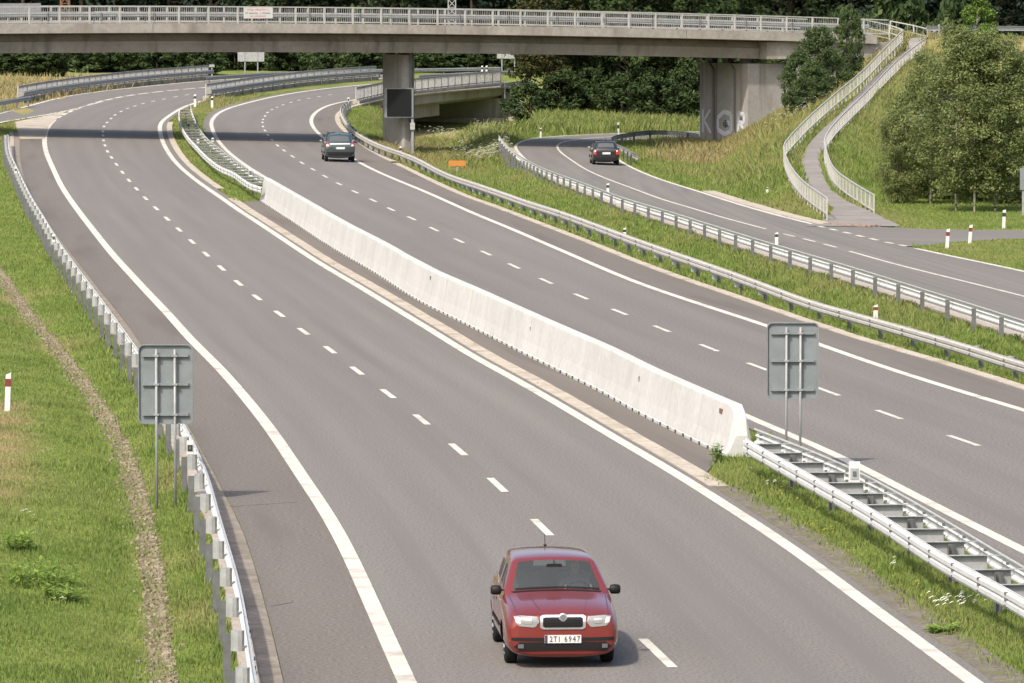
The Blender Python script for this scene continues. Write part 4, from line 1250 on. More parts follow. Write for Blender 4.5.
# ------------------------------------------------------------------ little motorway bridge beyond the overpass: parapets, beams, underpass
def parapet(label, px, hrail, post_sp, name='bridge_parapet', beam=None, kerb=True, fascia=0.0, bal=.2):
    P = curve(px, step=1.0, sm=2)
    o = P[len(P) // 2]
    t = thing(name, label, 'parapet', o)
    if kerb:
        mb = MB(); mb.sweep(P, [(-.25, -.5), (-.25, .28), (.25, .28), (.25, -.5)], closed=True); mb.build('kerb', 'fascia_concrete', t, o)
    P2 = P.copy(); P2[:, 2] += .28 if kerb else 0
    railing('x', '', P2, hrail, post_sp, bal, 'rail_grey', (1.0, .1), .10, parent=t, bw=.045)
    if beam is not None:
        mb = MB(); mb.sweep(offset(P, beam * .45), wbeam(1 if beam > 0 else -1, .8), closed=True); mb.build('beam', 'galvanised', t, o)
        for s in np.arange(1, length(P), 4):
            p, a = at_dist(offset(P, beam * .40), s); mb = MB(); mb.box((p[0], p[1], p[2] + .35), (.1, .1, .8), a); mb.build('beam_post', 'galvanised_shaded', t, o)
    return t, P
parapet('grey parapet railing with concrete kerb outside the exit lane', [(18,103),(30,100.5),(60,95.5),(100,90),(150,84.5),(209,79.5)], .85, 1.9, beam=+.8)
parapet('grey parapet railing between the two carriageways on the small motorway bridge', [(206,100),(225,97),(256,92),(306,85.5),(356,81.3),(376,80)], .85, 1.9, beam=+.8)
tp, RP = parapet('pale concrete parapet over the small underpass beside the overpass pier', [(356,104.5),(370,101.5),(384,98.3),(418,94.2),(467,88.8),(501,85.6)], .95, 1.9, kerb=True)
# guardrails continuing past the parapets, far away
for px, lb, fc in [([(-40,112),(0,101.5),(30,96.5)], 'weathered guardrail before the exit lane parapet beside the dry field', 1),
                   ([(206,77),(260,73.5),(330,70.5),(384,69.5),(420,69),(500,67.5)], 'far guardrail on the outer edge of the distant curve', 1),
                   ([(418,75.5),(450,73.5),(512,71)], 'far guardrail of the distant median behind the small underpass', 1),
                   ([(501,84.5),(516,82),(530,80.5)], 'short guardrail past the end of the underpass parapet', -1)]:
    P = curve(px, step=2.0, h=.7, sm=1)
    guardrail('guardrail', lb, P, fc, spacing=4.001, mat='galvanised', spacers=False, post_off=.1)
for px, lb, fc in [([(612,143),(622,147),(637,155.5)], 'short guardrail end dipping into the grass beside the black car', -1),
                   ([(612,137.5),(620,135),(640,132),(660,130.8),(680,132),(698,134.5)], 'weathered curved guardrail behind the grassy hollow beside the abutment', -1)]:
    P = curve(px, step=1.0, h=.7, sm=1)
    guardrail('guardrail', lb, P, fc, spacing=4.001, mat='rail_grey', spacers=False, post_off=.1, s0=.5)
# underpass body
o = RP[len(RP) // 2]
ub = thing('underpass_bridge', 'concrete underpass with shaded opening below the parapet beside the overpass pier', 'bridge', o)
seg = RP[RP[:, 1] > G(386, 98)[1]]
mb = MB(); mb.sweep(seg, [(.26, -.75), (.26, .22), (.34, .22), (.34, -.75)], closed=True); mb.build('fascia', 'fascia_concrete', ub, o)
mb = MB(); mb.sweep(seg, [(-7.5, -1.0), (-7.5, -.09), (.25, -.09), (.25, -.70), (-.2, -1.0)], closed=True); mb.build('deck_slab', 'bridge_concrete', ub, o)
mb = MB(); mb.sweep(seg[:int(len(seg) * .55)], [(-.9, -1.9), (-.9, -1.02), (-.3, -1.02), (-.3, -1.9)], closed=True); mb.build('beam', 'bridge_concrete', ub, o)
pe, ae = at_dist(seg, length(seg) - 1.0)
nx_, ny_ = math.sin(ae), -math.cos(ae); tx_, ty_ = math.cos(ae), math.sin(ae)
def loc(a, b, z): return np.array([pe[0] + tx_ * a + nx_ * b, pe[1] + ty_ * a + ny_ * b, pe[2] + z])
def hexa(pts): 
    mb = MB(); mb.add(pts, [(0, 3, 2, 1), (4, 5, 6, 7), (0, 1, 5, 4), (1, 2, 6, 5), (2, 3, 7, 6), (3, 0, 4, 7)]); return mb
hexa([loc(-4.5, -7, -6), loc(-3.5, -7, -6), loc(.5, .22, -6), loc(-.5, .22, -6), loc(-4.5, -7, -1.01), loc(-3.5, -7, -1.01), loc(.5, .22, -1.01), loc(-.5, .22, -1.01)]).build('abutment_wall', 'pier_concrete', ub, o)
hexa([loc(-5.5, -6.8, -6), loc(-4.6, -6.8, -6), loc(-.7, .9, -6), loc(-1.6, .9, -6), loc(-5.5, -6.8, -2.6), loc(-4.6, -6.8, -2.6), loc(-.7, .9, -2.6), loc(-1.6, .9, -2.6)]).build('footing', 'fascia_concrete', ub, o)
hexa([loc(.55, .2, -6), loc(1.3, .2, -6), loc(1.3, 4.5, -6), loc(.55, 4.5, -6), loc(.55, .2, -.3), loc(1.3, .2, -.3), loc(1.3, 4.5, -3.0), loc(.55, 4.5, -3.0)]).build('wing_wall', 'pier_concrete', ub, o)
# rough stone facing stepped up behind the wing wall
stone_me = []
for k_ in range(3):
    mb = MB(); mb.box((0, 0, 0), (.95, .7, .32)); me = mb.build('stone', 'stone', link=False)
    for v in me.vertices: v.co += Vector((random.uniform(-.06, .06), random.uniform(-.06, .06), random.uniform(-.05, .05)))
    stone_me.append(me)
for py in np.arange(88, 121, 2.6):
    x0_ = 499 + (py - 88) * .05; x1_ = np.interp(py, [88, 104, 121], [517, 519, 514])
    for px in np.arange(x0_, x1_, 6.0):
        q = G(px + random.uniform(-1.5, 1.5), py, 0, terrain); q[2] += .05
        obj('stone', random.choice(stone_me), ub, q - o, random.uniform(-.3, .3))

# ------------------------------------------------------------------ lattice masts far behind
def mast(label, px, d, h, w, mat, name='lattice_mast'):
    b = GD(px, 60, d); z = T(b[0], d)
    t = thing(name, label, 'mast', (b[0], d, z))
    def cor(f): ww = w * (1 - .55 * f) / 2; return [(-ww, -ww), (ww, -ww), (ww, ww), (-ww, ww)]
    for i in range(4):
        mb = MB(); a, b_ = cor(0)[i], cor(1)[i]; mb.bar((a[0], a[1], -.5), (b_[0], b_[1], h), .09, m=0); mb.build('leg', mat, t)
    mb = MB(); n = int(h / (w * .9))
    for k in range(n):
        f0, f1 = k / n, (k + 1) / n; c0, c1 = cor(f0), cor(f1)
        for i in range(4):
            j = (i + 1) % 4
            mb.bar((*c0[i], f0 * h), (*c1[j], f1 * h), .06); mb.bar((*c0[j], f0 * h), (*c1[i], f1 * h), .06)
            mb.bar((*c1[i], f1 * h), (*c1[j], f1 * h), .06)
    mb.build('bracing', mat, t)
    return t
mast('rust-orange lattice mast standing by the dry field in front of the forest', 65.5, 445, 24, .85, 'mast_orange')
mast('grey lattice pylon leg standing beyond the far guardrails in front of the forest', 452, 470, 26, .75, 'galvanised')
# ------------------------------------------------------------------ cars
def car_paint(name, c, coat=1.0, metal=.35, rough=.38):
    m, n, l, b = nodemat(name)
    tc = N(n, 'ShaderNodeTexCoord'); no = N(n, 'ShaderNodeTexNoise'); no.inputs['Scale'].default_value = 3.0; no.inputs['Detail'].default_value = 4
    l.new(tc.outputs['Object'], no.inputs['Vector'])
    mr = N(n, 'ShaderNodeMapRange'); mr.inputs[3].default_value = .9; mr.inputs[4].default_value = 1.1
    l.new(no.outputs[0], mr.inputs[0])
    mx = N(n, 'ShaderNodeVectorMath', operation='SCALE'); mx.inputs[0].default_value = c; l.new(mr.outputs[0], mx.inputs['Scale'])
    l.new(mx.outputs[0], b.inputs['Base Color'])
    b.inputs['Roughness'].default_value = rough; b.inputs['Metallic'].default_value = metal
    b.inputs['Coat Weight'].default_value = coat; b.inputs['Coat Roughness'].default_value = .06
    MATS[name] = m
car_paint('paint_red', (.17, .020, .014), metal=.3)
car_paint('paint_teal', (.030, .050, .052))
car_paint('paint_black', (.012, .011, .014))
def glass_mat(name, tint, opaque):
    m, n, l, b = nodemat(name)
    tr = N(n, 'ShaderNodeBsdfTransparent'); tr.inputs[0].default_value = rgba(tint)
    b.inputs['Base Color'].default_value = (.085, .093, .093, 1); b.inputs['Roughness'].default_value = .05  # grey base colour stands in for a bright sky reflected in the glass
    b.inputs['Specular IOR Level'].default_value = .75
    ms = N(n, 'ShaderNodeMixShader'); ms.inputs[0].default_value = opaque
    l.new(tr.outputs[0], ms.inputs[1]); l.new(b.outputs[0], ms.inputs[2]); l.new(ms.outputs[0], n['Material Output'].inputs[0])
    MATS[name] = m
glass_mat('car_glass', (.80, .86, .85), .42)
glass_mat('car_glass_dark', (.25, .3, .3), .8)
flat_mat('lamp_lens', (.22, .22, .215), .08, spec=.9, coat=1.0)
flat_mat('lamp_red', (.42, .02, .025), .12, spec=.8, coat=1.0)
flat_mat('lamp_white', (.7, .55, .53), .15, spec=.8, coat=1.0)
flat_mat('plate_white', (.48, .48, .47), .4)
flat_mat('trim', (.009, .009, .0095), .65, spec=.25)
flat_mat('seat_grey', (.11, .115, .12), .8)
flat_mat('dash_grey', (.14, .15, .155), .7)
flat_mat('skin', (.42, .27, .20), .6)
flat_mat('shirt', (.16, .17, .19), .8)
flat_mat('hair', (.035, .028, .022), .7)
flat_mat('underbody', (.006, .006, .006), .9, spec=.1)

def loft_car(L, W, H, ST, glass_side, ws, rw, wheels, R, paint, glass):
    """ST rows: s, zb, w_sill, w_mid, z_mid, w_sh, z_sh, w_belt, z_belt, w_top, z_top, z_centre, g"""
    bm = bmesh.new()
    rows = []
    for r in ST:
        s, zb, wsl, wm, zm, wsh, zsh, wb, zb2, wt, zt, zc, g = r
        half = [(0, zb), (wsl, zb), (wm, zm), (wsh, zsh), (wb, zb2), (wb - .012 * g - .01, zb2 + .03 * g + .004), (wt + .03 * g + .02, zt - .055 * g - .008), (wt - .02 * g, zt - .004), (wt - .045 * g - .02, zt + .010 * g), (wt * .5, zt + (zc - zt) * .72), (0, zc)]
        ring = [bm.verts.new((L / 2 - s, y, z)) for y, z in half] + [bm.verts.new((L / 2 - s, -y, z)) for y, z in half[-2:0:-1]]
        rows.append(ring)
    n = len(rows[0])
    def inr(a, lst): return any(p - 1e-6 <= a[0] and a[1] <= q + 1e-6 for p, q in lst)
    for i in range(len(rows) - 1):
        sp = (ST[i][0], ST[i + 1][0])
        for j in range(n):
            f = bm.faces.new((rows[i][j], rows[i][(j + 1) % n], rows[i + 1][(j + 1) % n], rows[i + 1][j]))
            jj = j if j < 10 else 19 - j         # mirrored column
            f.material_index = 0
            if jj in (8, 9):
                if inr(sp, ws): f.material_index = 2
                if inr(sp, rw): f.material_index = 3
            if jj == 5 and inr(sp, glass_side): f.material_index = 4 if j < 10 else 5
            f.smooth = True
    f = bm.faces.new(rows[0][::-1]); f.smooth = True
    f = bm.faces.new(rows[-1]); f.smooth = True
    bmesh.ops.recalc_face_normals(bm, faces=bm.faces)
    me = bpy.data.meshes.new('body')
    bm.to_mesh(me); bm.free()
    for q in (paint, 'underbody', glass + '_front', glass + '_rear', glass + '_left', glass + '_right'):
        if q not in MATS: MATS[q] = MATS[glass].copy(); MATS[q].name = q
        me.materials.append(MATS[q])
    tmp = bpy.data.objects.new('tmp', me); COL.objects.link(tmp)
    md = tmp.modifiers.new('s', 'SUBSURF'); md.levels = 2; md.render_levels = 2
    cuts = []
    for wx in wheels:
        for sg in (-1, 1):
            cm = MB(); k = 24; v = []
            for y in (W * .27 * sg, W * .62 * sg):
                for i in range(k):
                    t = 2 * math.pi * i / k; v.append((L / 2 - wx + (R + .045) * math.cos(t), y, R + (R + .045) * math.sin(t)))
            cm.add(v, [tuple(range(k)), tuple(range(2 * k - 1, k - 1, -1))] + [(i, k + i, k + (i + 1) % k, (i + 1) % k) for i in range(k)])
            cme = cm.build('cut', 'underbody', link=False)
            b2 = bmesh.new(); b2.from_mesh(cme); bmesh.ops.recalc_face_normals(b2, faces=b2.faces); b2.to_mesh(cme); b2.free()
            co = bpy.data.objects.new('cut', cme); COL.objects.link(co); cuts.append(co)
            bo = tmp.modifiers.new('b', 'BOOLEAN'); bo.operation = 'DIFFERENCE'; bo.object = co; bo.solver = 'EXACT'
            try: bo.material_mode = 'TRANSFER'
            except Exception: pass
    dg = bpy.context.evaluated_depsgraph_get(); dg.update()
    full = bpy.data.meshes.new_from_object(tmp.evaluated_get(dg))
    for c in cuts: bpy.data.objects.remove(c)
    bpy.data.objects.remove(tmp)
    return full
def split_mesh(full, name, pred, mat_override=None):
    bm = bmesh.new(); bm.from_mesh(full)
    bmesh.ops.delete(bm, geom=[f for f in bm.faces if not pred(f)], context='FACES')
    me = bpy.data.meshes.new(name); bm.to_mesh(me); bm.free()
    for m in full.materials: me.materials.append(m)
    return me
def build_car(name, label, spec, loc, rz):
    L, W, H = spec['dim']; R = spec['R']; paint = spec['paint']
    t = thing(name, label, 'car', loc, rz, None)
    full = loft_car(L, W, H, spec['st'], spec['side'], spec['ws'], spec['rw'], spec['wheels'], R, paint, spec['glass'])
    nm = [m.name if m else '' for m in full.materials]
    bm = bmesh.new(); bm.from_mesh(full); bvh = BVHTree.FromBMesh(bm); bm.free()
    nof = lambda f: nm[f.material_index] if f.material_index < len(nm) else ''
    body = obj('body', split_mesh(full, 'body', lambda f: not nof(f).startswith(spec['glass'] + '_') or nof(f) == 'car_glass_dark'), t)
    for suf, nmn in (('_front', 'windshield'), ('_rear', 'rear_window'), ('_left', 'side_window'), ('_right', 'side_window')):
        me = split_mesh(full, nmn, lambda f: nof(f) == spec['glass'] + suf)
        if len(me.polygons): obj(nmn, me, t)
    def cast(o_, d_):
        h = bvh.ray_cast(Vector(o_), Vector(d_)); return h[0], h[1]
    def wrap(nm_, poly, axis, mat, off=.006, nx_=10, parent=None, thick=.012):
        """a patch lying on the body: poly in (y,z) seen from front/rear, (x,z) from the side, (x,y) from above"""
        P = np.array(poly, float); lo, hi_ = P.min(0), P.max(0)
        # fan of rows between lower and upper outline, sampled in the first coordinate
        xsamp = np.linspace(lo[0] + 1e-4, hi_[0] - 1e-4, nx_)
        mb = MB(); v = []; okc = []
        Q = np.vstack([P, P[:1]])
        for x in xsamp:
            ys_ = []
            for a, b in zip(Q[:-1], Q[1:]):
                if (a[0] - x) * (b[0] - x) <= 0 and a[0] != b[0]:
                    ys_.append(a[1] + (b[1] - a[1]) * (x - a[0]) / (b[0] - a[0]))
            y0, y1 = min(ys_), max(ys_)
            for s_ in np.linspace(0, 1, 5):
                y = y0 + (y1 - y0) * s_
                if axis == 'f': h, nn = cast((5, x, y), (-1, 0, 0)); dv = Vector((1, 0, 0))
                elif axis == 'r': h, nn = cast((-5, x, y), (1, 0, 0)); dv = Vector((-1, 0, 0))
                elif axis == 'l': h, nn = cast((x, 5, y), (0, -1, 0)); dv = Vector((0, 1, 0))
                elif axis == 's': h, nn = cast((x, -5, y), (0, 1, 0)); dv = Vector((0, -1, 0))
                else: h, nn = cast((x, y, 5), (0, 0, -1)); dv = Vector((0, 0, 1))
                if h is None: h = Vector((0, 0, 0)); okc.append(False)
                else: okc.append(True)
                v.append(tuple(h + dv * off))
        f = []
        for i in range(nx_ - 1):
            for j in range(4):
                q = (i * 5 + j, i * 5 + j + 1, (i + 1) * 5 + j + 1, (i + 1) * 5 + j)
                if all(okc[k] for k in q): f.append(q)
        if not f: return None
        mb.add(v, f); o_ = mb.build(nm_, mat, parent or t, smooth=True)
        return o_
    # wheels
    k = 28
    tyre = MB()
    pr = [(.0, R * .62), (.01, R * .92), (.03, R * .985), (.06, R), (.13, R), (.16, R * .985), (.18, R * .92), (.19, R * .62)]
    v = [(math.cos(2 * math.pi * i / k) * r, y, math.sin(2 * math.pi * i / k) * r) for i in range(k) for y, r in pr]
    m_ = len(pr)
    tyre.add(v, [(i * m_ + j, i * m_ + j + 1, ((i + 1) % k) * m_ + j + 1, ((i + 1) % k) * m_ + j) for i in range(k) for j in range(m_ - 1)])
    tm = tyre.build('tyre', 'tyre', link=False, smooth=True)
    rim = MB(); k2 = 20
    v = [(math.cos(2 * math.pi * i / k2) * r, y, math.sin(2 * math.pi * i / k2) * r) for i in range(k2) for y, r in ((.012, R * .66), (.004, R * .60), (.03, R * .50), (.02, R * .2), (.015, 0.01))]
    rim.add(v, [(i * 5 + j, i * 5 + j + 1, ((i + 1) % k2) * 5 + j + 1, ((i + 1) % k2) * 5 + j) for i in range(k2) for j in range(4)])
    for i in range(6):
        a = 2 * math.pi * i / 6; rim.box((math.cos(a) * R * .42, .012, math.sin(a) * R * .42), (.05, .02, .05), m=1)
    rm = rim.build('rim', ['alloy', 'black_plastic'], link=False, smooth=False)
    for wx in spec['wheels']:
        for sg in (1, -1):
            w_ = obj('wheel', tm, t, (L / 2 - wx, sg * (W / 2 - .035), R), math.pi if sg > 0 else 0)
            obj('rim', rm, w_)
    # mirrors
    for sg in (1, -1):
        mx_, mz = L / 2 - spec['mirror'][0], spec['mirror'][1]
        mb = MB(); y0 = W / 2 - .095; kk = 8; v = []
        for y, rr in ((y0, .25), (y0 + .05, .35), (y0 + .075, .9), (y0 + .12, 1.0), (y0 + .19, .95), (y0 + .215, .6)):
            for i in range(kk):
                a = 2 * math.pi * (i + .5) / kk; v.append((mx_ + .055 * rr * math.cos(a), sg * y, mz + .075 * rr * math.sin(a) * (1.0 if rr > .5 else .5)))
        f = [(r_ * kk + i, r_ * kk + (i + 1) % kk, (r_ + 1) * kk + (i + 1) % kk, (r_ + 1) * kk + i) for r_ in range(5) for i in range(kk)] + [tuple(range(5 * kk, 6 * kk))]
        if sg < 0: f = [q[::-1] for q in f]
        mb.add(v, f); mo = mb.build('mirror', 'black_plastic', t, smooth=True)
        mb = MB(); mb.box((mx_ - .054, sg * (y0 + .135), mz), (.008, .13, .09)); mb.build('mirror_glass', 'chrome', mo)
    # door seams and handles
    for x in spec['seams']:
        for ax in ('l', 's'):
            X = L / 2 - x; wrap('door_seam', [(X - .006, .34), (X + .006, .34), (X + .006, spec['belt'] - .01), (X - .006, spec['belt'] - .01)], ax, 'ink_dark', .003, 2)
    for x in spec['handles']:
        for ax in ('l', 's'):
            X = L / 2 - x; wrap('door_handle', [(X - .08, spec['belt'] - .16), (X + .08, spec['belt'] - .16), (X + .08, spec['belt'] - .12), (X - .08, spec['belt'] - .12)], ax, 'black_plastic', .02, 3)
    for ax in ('l', 's'):
        wrap('side_strip', [(L / 2 - spec['wheels'][1] + R + .1, .47), (L / 2 - spec['wheels'][0] - R - .1, .47), (L / 2 - spec['wheels'][0] - R - .1, .53), (L / 2 - spec['wheels'][1] + R + .1, .53)], ax, 'trim', .010, 12)
    # roof aerial
    ax_ = L / 2 - spec['aerial']; h, _ = cast((ax_, 0, 5), (0, 0, -1))
    mb = MB(); mb.tube([(ax_, 0, h.z - .01), (ax_ - .12, 0, h.z + .16)], .006, 5); mb.box((ax_, 0, h.z + .012), (.07, .04, .03)); mb.build('aerial', 'black_plastic', t)
    return t, wrap, cast, full

def plate(t, x, z, w, h, txt, face, tilt=0.0):
    mb = MB(); mb.box((0, 0, 0), (.014, w, h)); p = mb.build('number_plate', 'plate_white', t); p.location = (x, 0, z)
    mb = MB(); 
    if txt:
        ch = [c_ for c_ in txt if c_ != ' ']; pos = [-.165, -.105, -.05, .045, .105, .165, .225] if len(ch) == 7 else np.linspace(-.2, .2, len(ch))
        for c_, yy in zip(ch, pos):
            me = text_mesh(c_, h * .98, 'ink_dark', .002); o_ = obj('plate_character', me, p, (face * .0105, face * (yy - .005), -.002))
            o_.rotation_euler = (math.pi / 2, 0, math.pi / 2 * face); o_.scale = (.80, 1, 1)
    mb.box((face * .003, w * .46 * face * -1, 0), (.012, w * .07, h * .96)); mb.build('plate_band', 'ink_dark', p)
    return p

# --- red hatchback
RED = dict(dim=(3.96, 1.646, 1.45), R=.29, paint='paint_red', glass='car_glass', wheels=(.80, 3.26), mirror=(1.36, .985), seams=(1.28, 2.32, 3.05), handles=(2.18, 2.95), belt=.92, aerial=3.35,
    st=[ # s    zb   wsl  wm   zm   wsh  zsh  wb   zb2  wt   zt   zc   g
        (.00, .22, .64, .69, .44, .68, .62, .60, .722, .46, .737, .745, 0),
        (.05, .16, .72, .765, .44, .745, .645, .655, .752, .49, .770, .782, 0),
        (.18, .14, .775, .812, .45, .79, .70, .705, .806, .53, .832, .846, 0),
        (.45, .14, .79, .828, .46, .812, .765, .735, .858, .55, .890, .906, 0),
        (.85, .14, .79, .830, .45, .822, .81, .755, .890, .58, .93, .955, 0),
        (1.10, .14, .79, .830, .45, .824, .84, .768, .918, .64, .965, .99, 0),
        (1.16, .14, .79, .830, .45, .824, .845, .77, .925, .74, .975, 1.01, .5),
        (1.30, .14, .79, .830, .45, .824, .84, .768, .925, .725, 1.055, 1.105, .8),
        (1.55, .14, .79, .830, .45, .824, .845, .768, .93, .662, 1.215, 1.265, 1),
        (1.80, .14, .79, .830, .45, .824, .85, .768, .935, .61, 1.355, 1.395, 1),
        (1.86, .14, .79, .830, .45, .824, .85, .768, .935, .60, 1.378, 1.415, 1),
        (2.05, .14, .79, .830, .45, .824, .85, .768, .937, .585, 1.40, 1.442, 1),
        (2.30, .14, .79, .830, .45, .824, .855, .768, .94, .585, 1.405, 1.45, 1),
        (2.38, .14, .79, .830, .45, .824, .855, .768, .94, .585, 1.405, 1.45, 1),
        (2.75, .14, .79, .830, .45, .824, .86, .755, .945, .58, 1.40, 1.445, 1),
        (3.15, .18, .73, .82, .45, .815, .87, .75, .95, .57, 1.385, 1.43, 1),
        (3.22, .18, .73, .82, .45, .815, .87, .75, .955, .57, 1.38, 1.425, 1),
        (3.52, .20, .72, .81, .47, .805, .88, .735, .965, .52, 1.345, 1.39, 1),
        (3.60, .20, .71, .805, .47, .80, .88, .73, .965, .51, 1.30, 1.335, 1),
        (3.86, .22, .69, .79, .48, .785, .87, .70, .955, .56, 1.0, 1.03, .6),
        (3.93, .24, .66, .76, .50, .755, .80, .68, .90, .50, .93, .95, 0),
        (3.96, .28, .60, .70, .52, .70, .72, .62, .82, .42, .85, .87, 0)],
    side=[(1.30, 2.30), (2.38, 3.15)], ws=[(1.16, 1.80)], rw=[(3.60, 3.86)])
L = 3.96
ang = math.radians(-90 + 4.0)      # nose towards the camera, turned a little to the right
fa = np.array([math.cos(ang), math.sin(ang)])
fw = G(558.5, 664.0)               # midpoint under the front axle
c = fw[:2] - fa * (L / 2 - .80)
red, wrap, cast, full = build_car('hatchback_car', 'red hatchback with lit headlights driving towards the viewer on the near carriageway', RED, (c[0], c[1], PAVE), ang)
for sg in (1, -1):
    P = [(sg * .335, 0.677), (sg * .40, 0.597), (sg * .62, 0.617), (sg * .675, 0.672), (sg * .70, 0.752), (sg * .60, 0.767), (sg * .36, 0.752)]
    hl = wrap('headlight', P, 'f', 'lamp_lens', .010, 14)
    wrap('bulb', [(sg * .44, 0.652), (sg * .56, 0.652), (sg * .56, 0.727), (sg * .44, 0.727)], 'f', 'chrome', .016, 5, parent=hl)
    wrap('indicator', [(sg * .60, 0.652), (sg * .67, 0.672), (sg * .69, 0.742), (sg * .61, 0.742)], 'f', 'lamp_white', .015, 5, parent=hl)
    wrap('bumper_strip', [(sg * .27, .40), (sg * .735, .41), (sg * .735, .455), (sg * .27, .45)], 'f', 'trim', .012, 10)
    wrap('fog_lamp', [(sg * .56, .30), (sg * .64, .30), (sg * .64, .36), (sg * .56, .36)], 'f', 'reflector', .016, 5)
wrap('grille_frame', [(-.325, 0.600), (-.29, 0.570), (.29, 0.570), (.325, 0.600), (.325, 0.750), (.29, 0.775), (-.29, 0.775), (-.325, 0.750)], 'f', 'chrome', .016, 22)
gr = wrap('grille', [(-.285, 0.615), (-.26, 0.598), (.26, 0.598), (.285, 0.615), (.285, 0.730), (.26, 0.745), (-.26, 0.745), (-.285, 0.730)], 'f', 'black_plastic', .024, 20)
for zz in (.635, .67, .705):
    wrap('grille_slat', [(-.27, zz - .004), (.27, zz - .004), (.27, zz + .004), (-.27, zz + .004)], 'f', 'trim', .032, 12, parent=gr)
h, _ = cast((5, 0, .74), (-1, 0, 0))
mb = MB(); k = 20
v = [(h.x + dx, r * math.cos(2 * math.pi * i / k), .742 + r * math.sin(2 * math.pi * i / k) * .95) for dx, r in ((0, .062), (.035, .062), (.04, .05)) for i in range(k)]
mb.add(v, [(r_ * k + i, r_ * k + (i + 1) % k, (r_ + 1) * k + (i + 1) % k, (r_ + 1) * k + i) for r_ in range(2) for i in range(k)] + [tuple(range(2 * k, 3 * k))])
bd = mb.build('badge', 'chrome', red, smooth=False)
mb = MB(); mb.add([(h.x + .044, .036 * math.cos(a), .742 + .036 * math.sin(a)) for a in np.linspace(0, 2 * math.pi, 14, endpoint=False)], [tuple(range(14))]); mb.build('badge_field', 'lead_grey', bd)
wrap('lower_grille', [(-.66, .265), (.66, .265), (.70, .32), (.68, .385), (-.68, .385), (-.70, .32)], 'f', 'black_plastic', .008, 18)
wrap('bumper_lip', [(-.66, .215), (.66, .215), (.66, .25), (-.66, .25)], 'f', 'paint_red', .020, 14)
h, _ = cast((5, 0, .43), (-1, 0, 0)); plate(red, h.x + .018, .432, .52, .115, '2T1 6947', 1)
for yy in (.30,):
    for sg in (1, -1):
        wrap('bonnet_crease', [(L / 2 - 1.02, sg * .44 - .006), (L / 2 - .20, sg * .33 - .006), (L / 2 - .20, sg * .33 + .006), (L / 2 - 1.02, sg * .44 + .006)], 't', 'paint_red', .007, 14)
for sg in (1, -1):
    wrap('bonnet_seam', [(L / 2 - 1.06, sg * .70 - .006), (L / 2 - .16, sg * .655 - .006), (L / 2 - .16, sg * .655 + .006), (L / 2 - 1.06, sg * .70 + .006)], 't', 'ink_dark', .003, 14)
wrap('bonnet_seam', [(-.66, .778), (-.34, .786), (.34, .786), (.66, .778), (.66, .772), (.34, .780), (-.34, .780), (-.66, .772)], 'f', 'ink_dark', .006, 18)
wrap('wiper', [(L / 2 - 1.20, -.60), (L / 2 - 1.17, -.60), (L / 2 - 1.17, .62), (L / 2 - 1.20, .62)], 't', 'black_plastic', .015, 2)
wrap('cowl', [(L / 2 - 1.155, -.66), (L / 2 - 1.10, -.62), (L / 2 - 1.10, .62), (L / 2 - 1.155, .66)], 't', 'black_plastic', .004, 3)
for sg, ax in ((1, 'l'), (-1, 's')):
    pass
for sg in (1, -1):
    wrap('tail_lamp', [(sg * .58, .62), (sg * .74, .62), (sg * .73, .86), (sg * .60, .86)], 'r', 'lamp_red', .008, 6)
# cabin
mb = MB(); mb.box((L / 2 - 2.45, 0, .34), (2.3, 1.36, .10)); mb.build('floor', 'underbody', red)
mb = MB(); mb.box((L / 2 - 1.42, 0, .80), (.42, 1.38, .26)); mb.build('dashboard', 'dash_grey', red)
for sg in (1, -1):
    mb = MB(); mb.box((L / 2 - 2.15, sg * .36, .50), (.52, .48, .22)); mb.box((L / 2 - 2.44, sg * .36, .82), (.16, .46, .62)); mb.box((L / 2 - 2.50, sg * .36, 1.19), (.10, .24, .18)); mb.build('seat', 'seat_grey', red)
mb = MB(); mb.box((L / 2 - 3.1, 0, .52), (.5, 1.2, .2)); mb.box((L / 2 - 3.4, 0, .82), (.16, 1.2, .55)); mb.build('rear_seat', 'seat_grey', red)
mb = MB(); kk = 22; cx_, cz_ = L / 2 - 1.74, .90
ringp = [(cx_ + .075 * math.sin(2 * math.pi * i / kk), .36 + .185 * math.cos(2 * math.pi * i / kk), cz_ + .165 * math.sin(2 * math.pi * i / kk)) for i in range(kk + 1)]
mb.tube(ringp, .017, 6, cap=False); mb.bar((cx_, .19, cz_), (cx_, .53, cz_), .035); mb.bar((cx_ + .03, .36, cz_), (cx_ + .30, .36, cz_ - .10), .05); mb.build('steering_wheel', 'trim', red)
mb = MB(); mb.box((L / 2 - 1.62, .0, 1.30), (.03, .22, .06)); mb.bar((L / 2 - 1.62, 0, 1.32), (L / 2 - 1.66, 0, 1.38), .02); mb.build('rear_view_mirror', 'black_plastic', red)

